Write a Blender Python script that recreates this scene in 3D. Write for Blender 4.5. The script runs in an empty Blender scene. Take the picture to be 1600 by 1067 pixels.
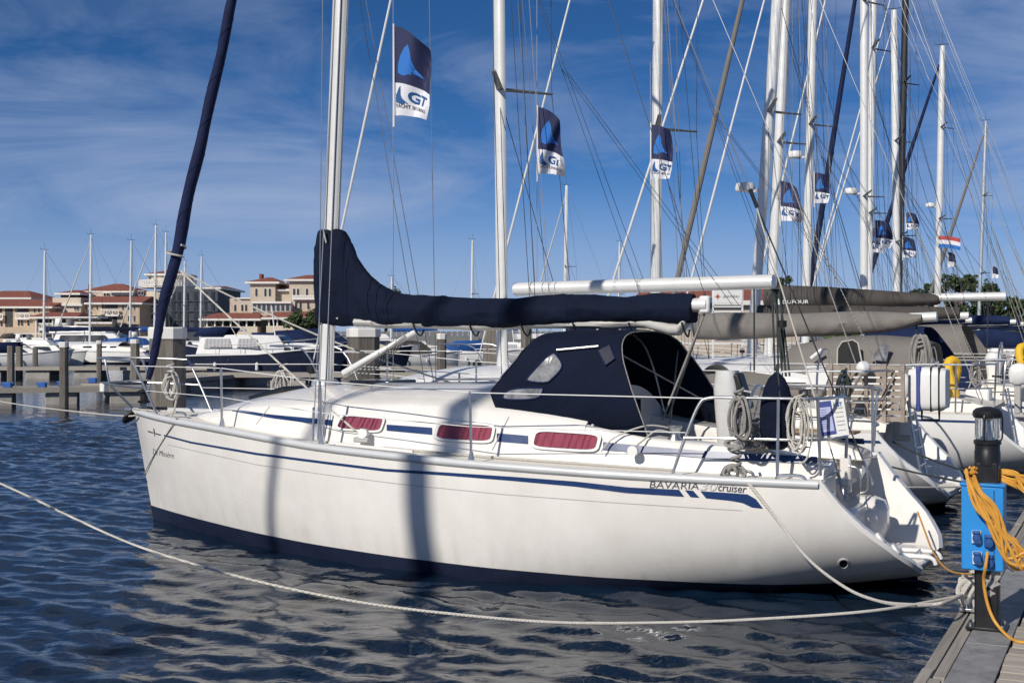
import bpy, math, random
from math import radians as R, sin, cos, pi, sqrt
from mathutils import Vector, Matrix, noise as MN
random.seed(7)
S = bpy.context.scene
COL = S.collection
# ------------------------------------------------------------------ camera, sky, sun, exposure
EYE = 2.12
cam_d = bpy.data.cameras.new('camera'); cam = bpy.data.objects.new('camera', cam_d); COL.objects.link(cam)
cam.location = (0, 0, EYE); cam.rotation_euler = (pi/2, 0, 0)
cam_d.sensor_width = 36; cam_d.lens = 45.0; cam_d.shift_y = -11.5/1600
cam_d.clip_start = .05; cam_d.clip_end = 20000
S.camera = cam
SUN_EL, SUN_AZ = R(34), R(36)          # sun stands behind the viewer's left shoulder
sun_dir = Vector((-sin(SUN_AZ)*cos(SUN_EL), -cos(SUN_AZ)*cos(SUN_EL), sin(SUN_EL)))
world = bpy.data.worlds.new('World'); S.world = world; world.use_nodes = True
nt = world.node_tree; nt.nodes.clear()
wo = nt.nodes.new('ShaderNodeOutputWorld'); bg = nt.nodes.new('ShaderNodeBackground')
sky = nt.nodes.new('ShaderNodeTexSky'); sky.sky_type = 'NISHITA'; sky.sun_disc = False
sky.sun_elevation = SUN_EL; sky.sun_rotation = math.atan2(sun_dir.x, sun_dir.y)
sky.air_density = 0.5; sky.dust_density = 0.0; sky.ozone_density = 7.0; sky.altitude = 0
bg.inputs[1].default_value = 0.073
# thin cirrus: noise on the sky direction, mixed over the blue
tc = nt.nodes.new('ShaderNodeTexCoord'); sep = nt.nodes.new('ShaderNodeSeparateXYZ')
nt.links.new(tc.outputs['Generated'], sep.inputs[0])
mp = nt.nodes.new('ShaderNodeMapping'); mp.inputs['Scale'].default_value = (2.6, 2.6, 10.5); mp.inputs['Rotation'].default_value = (0, R(13), 0); mp.inputs['Location'].default_value = (.35, 0, .2)
nt.links.new(tc.outputs['Generated'], mp.inputs[0])
n1 = nt.nodes.new('ShaderNodeTexNoise'); n1.inputs['Scale'].default_value = 1.15; n1.inputs['Detail'].default_value = 9; n1.inputs['Roughness'].default_value = .64; n1.inputs['Distortion'].default_value = 1.0
nt.links.new(mp.outputs[0], n1.inputs['Vector'])
mp2 = nt.nodes.new('ShaderNodeMapping'); mp2.inputs['Scale'].default_value = (2.2, 2.2, 4.5); mp2.inputs['Location'].default_value = (.95, 1.7, 0)
nt.links.new(tc.outputs['Generated'], mp2.inputs[0])
n2 = nt.nodes.new('ShaderNodeTexNoise'); n2.inputs['Scale'].default_value = 1.3; n2.inputs['Detail'].default_value = 4
nt.links.new(mp2.outputs[0], n2.inputs['Vector'])
mm = nt.nodes.new('ShaderNodeMath'); mm.operation = 'MULTIPLY'
nt.links.new(n1.outputs[0], mm.inputs[0]); nt.links.new(n2.outputs[0], mm.inputs[1])
rp = nt.nodes.new('ShaderNodeValToRGB'); rp.color_ramp.elements[0].position = .19; rp.color_ramp.elements[0].color = (0, 0, 0, 1)
rp.color_ramp.elements[1].position = .44; rp.color_ramp.elements[1].color = (.8, .8, .8, 1)
nt.links.new(mm.outputs[0], rp.inputs[0])
bgc = nt.nodes.new('ShaderNodeBackground'); bgc.inputs[0].default_value = (.34, .425, .62, 1); bgc.inputs[1].default_value = 1.0
mix = nt.nodes.new('ShaderNodeMixShader')
hs = nt.nodes.new('ShaderNodeHueSaturation'); hs.inputs['Saturation'].default_value = 1.13; nt.links.new(sky.outputs[0], hs.inputs['Color']); nt.links.new(hs.outputs[0], bg.inputs[0]); vl = nt.nodes.new('ShaderNodeMapRange'); vl.interpolation_type = 'SMOOTHSTEP'; vl.inputs[1].default_value = .14; vl.inputs[2].default_value = .0; vl.inputs[3].default_value = 0; vl.inputs[4].default_value = .85
nt.links.new(sep.outputs[2], vl.inputs[0]); mxv = nt.nodes.new('ShaderNodeMath'); mxv.operation = 'MAXIMUM'
nt.links.new(rp.outputs[0], mxv.inputs[0]); nt.links.new(vl.outputs[0], mxv.inputs[1]); nt.links.new(mxv.outputs[0], mix.inputs[0])
nt.links.new(bg.outputs[0], mix.inputs[1]); nt.links.new(bgc.outputs[0], mix.inputs[2]); nt.links.new(mix.outputs[0], wo.inputs[0])
sl = bpy.data.lights.new('sun', 'SUN'); sl.energy = 4.15; sl.angle = R(.53); sl.color = (1, .94, .85)
so = bpy.data.objects.new('sun', sl); COL.objects.link(so); so.rotation_euler = sun_dir.to_track_quat('Z', 'Y').to_euler()
so.location = sun_dir*60
S.view_settings.view_transform = 'Standard'; S.view_settings.look = 'None'; S.view_settings.gamma = 1
S.view_settings.use_curve_mapping = False; S.view_settings.exposure = 0.0
S.render.engine = 'CYCLES'

# ------------------------------------------------------------------ frames of reference (row of berths turned 26 degrees)
A = R(26); CA, SA = cos(A), sin(A); BX, BY = -4.076, 14.57; FP = 2000.0; YH = 522.0
def W(u, v, z=0): return Vector((BX+u*CA+v*SA, BY-u*SA+v*CA, z))
def bp(x, y, v):                     # where the sight line of a photo point meets the berth plane v
    dx = (x-800)/FP; t = (v+BX*SA+BY*CA)/(dx*SA+CA); X = t*dx
    return Vector(((X-BX)*CA-(t-BY)*SA, v, EYE-(y-YH)/FP*t))
def bz(x, y, z):
    t = (EYE-z)/((y-YH)/FP); X = (x-800)/FP*t
    return Vector(((X-BX)*CA-(t-BY)*SA, (X-BX)*SA+(t-BY)*CA, z))
def wd(x, y, d): return Vector(((x-800)/FP*d, d, EYE-(y-YH)/FP*d))
def itp(T, x):
    if x <= T[0][0]: return T[0][1]
    for (x0, y0), (x1, y1) in zip(T, T[1:]):
        if x <= x1:
            k = (x-x0)/(x1-x0); return y0+(y1-y0)*k
    return T[-1][1]
def sm(T, x, w=.25): return (itp(T, x-w)+2*itp(T, x)+itp(T, x+w))/4
def lerp(a, b, k): return a+(b-a)*k
def cr(P, n=8, closed=False):        # Catmull-Rom through points
    P = [Vector(p) for p in P]; m = len(P); out = []
    for i in range(m if closed else m-1):
        g = (lambda j: P[j % m]) if closed else (lambda j: P[max(0, min(m-1, j))])
        p0, p1, p2, p3 = g(i-1), g(i), g(i+1), g(i+2)
        for k in range(n):
            t = k/n
            out.append(.5*((2*p1)+(p2-p0)*t+(2*p0-5*p1+4*p2-p3)*t*t+(3*p1-p0-3*p2+p3)*t**3))
    if not closed: out.append(P[-1].copy())
    return out
def sag(a, b, s, n=24):
    a, b = Vector(a), Vector(b)
    return [a.lerp(b, i/n)-Vector((0, 0, 4*s*(i/n)*(1-i/n))) for i in range(n+1)]

# ------------------------------------------------------------------ materials
MATS = {}
def mat(name, col, rough=.5, metal=0, var=.08, vscale=6, bump=0, bscale=60, spec=.5, alpha=1, coat=0, trans=0, wave=None, ior=1.45, dirt=None):
    m = bpy.data.materials.new(name); m.use_nodes = True; n = m.node_tree; b = n.nodes['Principled BSDF']
    b.inputs['Roughness'].default_value = rough; b.inputs['Metallic'].default_value = metal
    b.inputs['Specular IOR Level'].default_value = spec; b.inputs['Alpha'].default_value = alpha
    b.inputs['Coat Weight'].default_value = coat; b.inputs['Transmission Weight'].default_value = trans; b.inputs['IOR'].default_value = ior
    t = n.nodes.new('ShaderNodeTexCoord')
    if var:
        nz = n.nodes.new('ShaderNodeTexNoise'); nz.inputs['Scale'].default_value = vscale; nz.inputs['Detail'].default_value = 6; nz.inputs['Roughness'].default_value = .65
        n.links.new(t.outputs['Object'], nz.inputs['Vector'])
        r = n.nodes.new('ShaderNodeValToRGB'); e = r.color_ramp.elements
        e[0].position = .3; e[1].position = .7
        e[0].color = tuple(max(0, c*(1-var)) for c in (dirt or col))+(1,); e[1].color = tuple(min(1, c*(1+var*.6)) for c in col)+(1,)
        n.links.new(nz.outputs[0], r.inputs[0]); n.links.new(r.outputs[0], b.inputs['Base Color'])
        mr = n.nodes.new('ShaderNodeMapRange'); mr.inputs[3].default_value = max(.02, rough-.08); mr.inputs[4].default_value = min(1, rough+.1)
        n.links.new(nz.outputs[0], mr.inputs[0]); n.links.new(mr.outputs[0], b.inputs['Roughness'])
    else: b.inputs['Base Color'].default_value = tuple(col)+(1,)
    if bump:
        if wave:
            q = n.nodes.new('ShaderNodeTexWave'); q.wave_type = 'BANDS'; q.bands_direction = wave[0]; q.inputs['Scale'].default_value = wave[1]; q.inputs['Distortion'].default_value = wave[2]; q.inputs['Detail'].default_value = 2
            src = q.outputs['Fac']
        else:
            q = n.nodes.new('ShaderNodeTexNoise'); q.inputs['Scale'].default_value = bscale; q.inputs['Detail'].default_value = 4; src = q.outputs[0]
        n.links.new(t.outputs['Object'], q.inputs['Vector'])
        bm = n.nodes.new('ShaderNodeBump'); bm.inputs['Strength'].default_value = bump; bm.inputs['Distance'].default_value = .02
        n.links.new(src, bm.inputs['Height']); n.links.new(bm.outputs[0], b.inputs['Normal'])
    MATS[name] = m; return m
def grime(name):                      # waterline stain and faint run marks on the topsides
    n = MATS[name].node_tree; b = n.nodes['Principled BSDF']; src = b.inputs['Base Color'].links[0].from_socket
    t = n.nodes.new('ShaderNodeTexCoord'); sp = n.nodes.new('ShaderNodeSeparateXYZ'); n.links.new(t.outputs['Object'], sp.inputs[0])
    r = n.nodes.new('ShaderNodeMapRange'); r.inputs[1].default_value = .42; r.inputs[2].default_value = .05; r.inputs[3].default_value = 0; r.inputs[4].default_value = .34; n.links.new(sp.outputs[2], r.inputs[0])
    m = n.nodes.new('ShaderNodeMapping'); m.inputs['Scale'].default_value = (5, 5, .5); n.links.new(t.outputs['Object'], m.inputs[0])
    z = n.nodes.new('ShaderNodeTexNoise'); z.inputs['Scale'].default_value = 1.6; z.inputs['Detail'].default_value = 7; n.links.new(m.outputs[0], z.inputs['Vector'])
    q = n.nodes.new('ShaderNodeMapRange'); q.inputs[1].default_value = .48; q.inputs[2].default_value = .78; n.links.new(z.outputs[0], q.inputs[0])
    a = n.nodes.new('ShaderNodeMath'); a.operation = 'ADD'; a.inputs[1].default_value = .06; n.links.new(r.outputs[0], a.inputs[0])
    f = n.nodes.new('ShaderNodeMath'); f.operation = 'MULTIPLY'; n.links.new(a.outputs[0], f.inputs[0]); n.links.new(q.outputs[0], f.inputs[1])
    x = n.nodes.new('ShaderNodeMix'); x.data_type = 'RGBA'; x.inputs[7].default_value = (.40, .36, .27, 1)
    n.links.new(f.outputs[0], x.inputs[0]); n.links.new(src, x.inputs[6]); n.links.new(x.outputs[2], b.inputs['Base Color'])
def wood(name, c0, c1, axis='X', sc=3.0):
    m = mat(name, c0, .85, var=0); n = m.node_tree; b = n.nodes['Principled BSDF']
    t = n.nodes.new('ShaderNodeTexCoord'); mpg = n.nodes.new('ShaderNodeMapping')
    k = {'X': (1, 14, 14), 'Y': (14, 1, 14), 'Z': (14, 14, 1)}[axis]; mpg.inputs['Scale'].default_value = k
    oi = n.nodes.new('ShaderNodeObjectInfo'); ad = n.nodes.new('ShaderNodeVectorMath'); ad.operation = 'ADD'
    n.links.new(t.outputs['Object'], ad.inputs[0]); n.links.new(oi.outputs['Random'], ad.inputs[1])
    n.links.new(ad.outputs[0], mpg.inputs[0])
    z = n.nodes.new('ShaderNodeTexNoise'); z.inputs['Scale'].default_value = sc; z.inputs['Detail'].default_value = 8; z.inputs['Roughness'].default_value = .7
    n.links.new(mpg.outputs[0], z.inputs['Vector'])
    r = n.nodes.new('ShaderNodeValToRGB'); r.color_ramp.elements[0].position = .3; r.color_ramp.elements[1].position = .7
    r.color_ramp.elements[0].color = c0+(1,); r.color_ramp.elements[1].color = c1+(1,)
    n.links.new(z.outputs[0], r.inputs[0])
    hv = n.nodes.new('ShaderNodeHueSaturation'); mr = n.nodes.new('ShaderNodeMapRange'); mr.inputs[3].default_value = .75; mr.inputs[4].default_value = 1.15
    n.links.new(oi.outputs['Random'], mr.inputs[0]); n.links.new(mr.outputs[0], hv.inputs['Value']); n.links.new(r.outputs[0], hv.inputs['Color'])
    n.links.new(hv.outputs[0], b.inputs['Base Color'])
    bm = n.nodes.new('ShaderNodeBump'); bm.inputs['Strength'].default_value = .5; bm.inputs['Distance'].default_value = .01
    n.links.new(z.outputs[0], bm.inputs['Height']); n.links.new(bm.outputs[0], b.inputs['Normal'])
    return m
mat('gelcoat', (.80, .775, .73), .26, var=.07, vscale=1.6, bump=.035, bscale=2.2, coat=.25, dirt=(.79, .755, .70))
mat('gelcoat_b', (.78, .77, .75), .3, var=.06, vscale=3)
mat('deck', (.76, .72, .64), .6, var=.05, vscale=9, bump=.05, bscale=400)
mat('rail_grey', (.62, .63, .63), .35, .1, var=.08, vscale=3)
mat('navy_paint', (.018, .045, .14), .25, var=.06, coat=.3)
mat('boot', (.016, .022, .05), .4, var=.25, vscale=4)
mat('grey_line', (.42, .41, .40), .5, var=0)
mat('navy_canvas', (.005, .0095, .026), .85, var=.3, vscale=5, bump=.6, bscale=11, spec=.2)
mat('flap_grey', (.04, .04, .058), .8, var=.3, vscale=14, bump=.4, bscale=20)
mat('navy_canvas_b', (.012, .022, .07), .85, var=.2, vscale=5, bump=.3, bscale=7, spec=.2)
mat('genoa_cover', (.012, .018, .06), .8, var=.25, vscale=4, bump=.4, bscale=10, spec=.25)
mat('grey_canvas', (.20, .185, .17), .9, var=.12, vscale=3, bump=.4, bscale=6, spec=.15)
mat('dark_canvas', (.075, .068, .062), .9, var=.15, vscale=3, bump=.4, bscale=6, spec=.15)
mat('sailcloth', (.55, .54, .50), .7, var=.1, vscale=5, bump=.5, bscale=8)
mat('white_alu', (.72, .72, .70), .35, .15, var=.08, vscale=4)
mat('alu', (.58, .59, .60), .36, .6, var=.1, vscale=4)
mat('spar_shaded', (.16, .165, .17), .45, .4, var=.1)  # shade side of the spreaders, put into a dark base colour
mat('dark_alu', (.03, .032, .036), .4, .3, var=.1)
mat('steel', (.55, .55, .55), .3, .9, var=.06, vscale=9)
mat('wire', (.35, .36, .37), .4, .7, var=0)
mat('dark_wire', (.06, .06, .065), .5, .3, var=0)
mat('black', (.012, .012, .013), .45, var=.2)
mat('black_paint', (.014, .014, .016), .35, var=.3, vscale=12, bump=.05, bscale=30)
mat('peeled', (.30, .29, .28), .7, var=.2, vscale=20)
mat('rope', (.62, .59, .53), .9, var=.15, vscale=40, bump=.5, wave=('DIAGONAL', 38, 0))
mat('rope_grey', (.40, .38, .35), .9, var=.2, vscale=40, bump=.6, wave=('DIAGONAL', 45, 0))
mat('rope_dark', (.035, .045, .045), .9, var=.3, vscale=30)
mat('curtain', (.37, .08, .125), .8, var=.15, vscale=12)
mat('vinyl', (.24, .245, .26), .28, var=.75, vscale=6, spec=.4, bump=.2, bscale=5)
mat('dark_glass', (.012, .014, .018), .06, var=0, spec=.7)
mat('pane', (.05, .065, .08), .08, var=.3, vscale=.6, spec=.7)
mat('plastic_white', (.74, .74, .72), .4, var=.05)
mat('plastic_grey2', (.56, .56, .55), .45, var=.08)
mat('plastic_grey', (.42, .42, .41), .5, var=.08)
mat('yellow', (.75, .46, .03), .6, var=.1, vscale=5, bump=.2, bscale=12)
mat('orange_cable', (.62, .31, .05), .5, var=.12, vscale=8)
mat('blue_box', (.02, .24, .62), .4, var=.06, vscale=6)
mat('socket_blue', (.025, .09, .28), .4, var=.1)
mat('blue_tarp', (.02, .10, .35), .6, var=.15, vscale=3)
mat('red', (.42, .06, .06), .6, var=.1)
mat('flag_navy', (.022, .028, .085), .75, var=.12, vscale=4)
mat('flag_white', (.72, .72, .76), .75, var=.06, vscale=4)
mat('flag_blue', (.02, .16, .52), .7, var=.1, vscale=4)
mat('logo_blue', (.015, .09, .26), .7, var=0)
mat('text_dark', (.06, .06, .075), .6, var=0)
mat('text_grey', (.38, .38, .40), .6, var=0)
mat('panel_blue', (.05, .07, .26), .5, var=0); mat('panel_paper', (.42, .45, .66), .6, var=.06, vscale=20)
mat('old_teak', (.33, .28, .235), .9, var=.3, vscale=9, bump=.3, bscale=40)
mat('pale_curtain', (.36, .36, .37), .5, var=.1, bump=.8, wave=('X', 1.6, 0))
mat('teak', (.30, .21, .14), .8, var=.25, vscale=14, bump=.2, bscale=40)
mat('concrete', (.34, .32, .29), .9, var=.25, vscale=2, bump=.3, bscale=14)
mat('brick', (.55, .43, .31), .9, var=.14, vscale=1.2, bump=.2, bscale=6)
mat('brick_pale', (.52, .44, .35), .9, var=.12, vscale=1.2, bump=.2, bscale=6)
mat('render_cream', (.62, .54, .42), .9, var=.08, vscale=.8)
mat('slate_shaded', (.055, .065, .08), .7, var=.25, vscale=.5, bump=.4, wave=('X', 2.2, 0))  # cladding colour darkened to carry the shade of the tower side
mat('roof_tile', (.26, .085, .055), .85, var=.22, vscale=1.4, bump=.7, wave=('Z', 3.2, .5))
mat('trim_white', (.72, .70, .66), .6, var=.05)
mat('window_dark', (.03, .035, .045), .12, var=.4, vscale=.7, spec=.6)
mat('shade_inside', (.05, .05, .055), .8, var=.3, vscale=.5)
mat('quay', (.20, .20, .20), .9, var=.25, vscale=.4, bump=.3, bscale=3)
mat('grass', (.07, .11, .035), .95, var=.35, vscale=.6, bump=.4, bscale=8)
mat('leaf_a', (.035, .065, .022), .7, var=.3, vscale=1.5); mat('leaf_b', (.06, .085, .028), .7, var=.3, vscale=1.5); mat('bark', (.09, .07, .05), .9, var=.2)
mat('plate', (.30, .30, .305), .65, .1, var=.25, vscale=5, bump=.15, bscale=30, dirt=(.22, .215, .205))
wood('plank_wood', (.28, .245, .20), (.52, .47, .40), 'X'); wood('edge_wood', (.20, .18, .155), (.42, .385, .335), 'Y'); wood('pile_wood', (.075, .066, .058), (.24, .215, .185), 'Z', 2.2)
grime('gelcoat'); grime('gelcoat_b')
g = mat('clear_glass', (.9, .92, .93), .05, var=0, trans=1, ior=1.1)
# window pane that lets the curtain behind it show
def pane_mat():
    m = bpy.data.materials.new('tinted_pane'); m.use_nodes = True; n = m.node_tree; n.nodes.clear()
    o = n.nodes.new('ShaderNodeOutputMaterial'); t = n.nodes.new('ShaderNodeBsdfTransparent'); t.inputs[0].default_value = (.86, .84, .84, 1)
    gl = n.nodes.new('ShaderNodeBsdfGlossy'); gl.inputs['Roughness'].default_value = .04; fr = n.nodes.new('ShaderNodeFresnel'); fr.inputs[0].default_value = 1.4
    mx = n.nodes.new('ShaderNodeMixShader'); n.links.new(fr.outputs[0], mx.inputs[0]); n.links.new(t.outputs[0], mx.inputs[1]); n.links.new(gl.outputs[0], mx.inputs[2]); n.links.new(mx.outputs[0], o.inputs[0])
    MATS['tinted_pane'] = m
pane_mat()
def hazy_vinyl():
    m = bpy.data.materials.new('clear_vinyl'); m.use_nodes = True; n = m.node_tree; n.nodes.clear()
    o = n.nodes.new('ShaderNodeOutputMaterial'); t = n.nodes.new('ShaderNodeBsdfTransparent'); t.inputs[0].default_value = (.75, .76, .78, 1)
    p = n.nodes.new('ShaderNodeBsdfPrincipled'); p.inputs['Base Color'].default_value = (.32, .32, .33, 1); p.inputs['Roughness'].default_value = .15
    z = n.nodes.new('ShaderNodeTexNoise'); z.inputs['Scale'].default_value = 5; tcc = n.nodes.new('ShaderNodeTexCoord'); n.links.new(tcc.outputs['Object'], z.inputs['Vector'])
    r = n.nodes.new('ShaderNodeMapRange'); r.inputs[3].default_value = .35; r.inputs[4].default_value = .85; n.links.new(z.outputs[0], r.inputs[0])
    mx = n.nodes.new('ShaderNodeMixShader'); n.links.new(r.outputs[0], mx.inputs[0]); n.links.new(t.outputs[0], mx.inputs[1]); n.links.new(p.outputs[0], mx.inputs[2]); n.links.new(mx.outputs[0], o.inputs[0])
    MATS['clear_vinyl'] = m
hazy_vinyl()

# ------------------------------------------------------------------ mesh builder
class MB:
    def __init__(s): s.v = []; s.f = []
    def quad(s, *p):
        b = len(s.v); s.v += [tuple(q) for q in p]; s.f.append(tuple(range(b, b+len(p)))); return s
    def box(s, c, d, rz=0, M=None):
        b = len(s.v); cx, cy, cz_ = c; hx, hy, hz = d[0]/2, d[1]/2, d[2]/2; cc, ss = cos(rz), sin(rz)
        for sx, sy, sz in ((-1,-1,-1),(1,-1,-1),(1,1,-1),(-1,1,-1),(-1,-1,1),(1,-1,1),(1,1,1),(-1,1,1)):
            x, y, z = sx*hx, sy*hy, sz*hz
            if M: p = M @ Vector((x, y, z)); s.v.append((p.x+cx, p.y+cy, p.z+cz_))
            else: s.v.append((cx+x*cc-y*ss, cy+x*ss+y*cc, cz_+z))
        for q in ((0,3,2,1),(4,5,6,7),(0,1,5,4),(1,2,6,5),(2,3,7,6),(3,0,4,7)): s.f.append(tuple(b+i for i in q))
        return s
    def bar(s, a, b, w, h):                    # rectangular bar between two points
        a, b = Vector(a), Vector(b); d = (b-a); L = d.length; z = d.normalized()
        up = Vector((0, 0, 1)) if abs(z.z) < .95 else Vector((1, 0, 0))
        x = z.cross(up).normalized(); y = x.cross(z)
        M = Matrix((x, y, z)).transposed()
        return s.box((a+b)/2, (w, h, L), M=M)
    def tube(s, P, r, n=8, cap=True, el=None, closed=False):
        P = [Vector(p) for p in P]; m = len(P); b = len(s.v)
        rr = r if isinstance(r, (list, tuple)) else [r]*m
        t0 = (P[1]-P[0]).normalized(); up = Vector((0, 0, 1)) if abs(t0.z) < .9 else Vector((1, 0, 0))
        x = t0.cross(up).normalized()
        if el: x = Vector((1, 0, 0))-t0*t0.x; x.normalize()
        for i in range(m):
            if closed: t = P[(i+1) % m]-P[i-1]
            else: t = P[min(i+1, m-1)]-P[max(i-1, 0)]
            t = t.normalized() if t.length > 1e-9 else t0
            x = (x-t*x.dot(t)); x = x.normalized() if x.length > 1e-6 else t.orthogonal().normalized()
            y = t.cross(x)
            for k in range(n):
                q = 2*pi*k/n; a1, a2 = (el if el else (1, 1))
                s.v.append(tuple(P[i]+x*(cos(q)*rr[i]*a1)+y*(sin(q)*rr[i]*a2)))
        for i in range(m if closed else m-1):
            j = (i+1) % m
            for k in range(n):
                l = (k+1) % n; s.f.append((b+i*n+k, b+i*n+l, b+j*n+l, b+j*n+k))
        if cap and not closed:
            s.f.append(tuple(b+k for k in reversed(range(n)))); s.f.append(tuple(b+(m-1)*n+k for k in range(n)))
        return s
    def loft(s, rings, closed=True, cap=True):
        b = len(s.v); n = len(rings[0])
        for r in rings: s.v += [tuple(p) for p in r]
        for i in range(len(rings)-1):
            for k in range(n if closed else n-1):
                l = (k+1) % n; s.f.append((b+i*n+k, b+i*n+l, b+(i+1)*n+l, b+(i+1)*n+k))
        if cap and closed:
            s.f.append(tuple(b+k for k in reversed(range(n)))); e = b+(len(rings)-1)*n; s.f.append(tuple(e+k for k in range(n)))
        return s
    def lathe(s, prof, c, n=16, M=None):
        rings = []
        for r, z in prof:
            ring = []
            for k in range(n):
                p = Vector((r*cos(2*pi*k/n), r*sin(2*pi*k/n), z))
                if M: p = M @ p
                ring.append(p+Vector(c))
            rings.append(ring)
        return s.loft(rings)
    def prism(s, poly, h):                     # polygon extruded by vector h
        b = len(s.v); n = len(poly); h = Vector(h)
        s.v += [tuple(p) for p in poly]+[tuple(Vector(p)+h) for p in poly]
        s.f.append(tuple(range(b, b+n))); s.f.append(tuple(b+n+k for k in reversed(range(n))))
        for k in range(n): l = (k+1) % n; s.f.append((b+k, b+n+k, b+n+l, b+l))
        return s
    def build(s, name, m, parent=None, smooth=True, ang=38, bevel=0, off=(0, 0, 0), solid=0):
        me = bpy.data.meshes.new(name)
        me.from_pydata([(p[0]-off[0], p[1]-off[1], p[2]-off[2]) for p in s.v], [], s.f)
        me.materials.append(MATS[m]); me.update()
        if smooth:
            me.polygons.foreach_set('use_smooth', [True]*len(me.polygons)); me.set_sharp_from_angle(angle=R(ang))
        o = bpy.data.objects.new(name, me); COL.objects.link(o)
        if parent: o.parent = parent
        if solid:
            q = o.modifiers.new('thick', 'SOLIDIFY'); q.thickness = solid; q.offset = 0
        if bevel:
            q = o.modifiers.new('bevel', 'BEVEL'); q.width = bevel; q.segments = 2; q.limit_method = 'ANGLE'; q.angle_limit = R(40)
        return o
def tag(o, label=None, cat=None, group=None, kind=None):
    if label: o['label'] = label
    if cat: o['category'] = cat
    if group: o['group'] = group
    if kind: o['kind'] = kind
    return o
def thing(name, label, cat, loc=(0, 0, 0), rz=0, group=None):
    o = bpy.data.objects.new(name, None); COL.objects.link(o); o.location = loc; o.rotation_euler = (0, 0, rz); o.empty_display_size = .2
    return tag(o, label, cat, group)
def row_thing(name, label, cat, u=0, v=0, z=0, group=None): return thing(name, label, cat, W(u, v, z), -A, group)
def part(name, mb, m, parent, **k): return mb.build(name, m, parent, **k)
def text_mesh(txt, shear=0, bold=0):
    c = bpy.data.curves.new('lettering', 'FONT'); c.body = txt; c.shear = shear; c.offset = bold; c.resolution_u = 3
    o = bpy.data.objects.new('lettering', c); COL.objects.link(o)
    bpy.context.view_layer.update()
    me = bpy.data.meshes.new_from_object(o.evaluated_get(bpy.context.evaluated_depsgraph_get()))
    bpy.data.objects.remove(o); bpy.data.curves.remove(c)
    V = [v.co.copy() for v in me.vertices]; Fc = [tuple(p.vertices) for p in me.polygons]; bpy.data.meshes.remove(me)
    xs = [v.x for v in V]; x0, x1 = min(xs), max(xs)
    return [((v.x-x0)/(x1-x0), v.y/.69) for v in V], Fc      # x in 0..1, y in cap heights
def put_text(name, txt, fn, m, parent, shear=0, bold=0):
    P, Fc = text_mesh(txt, shear, bold); b = MB(); b.v = [tuple(fn(x, y)) for x, y in P]; b.f = Fc
    return b.build(name, m, parent, smooth=False)

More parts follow.
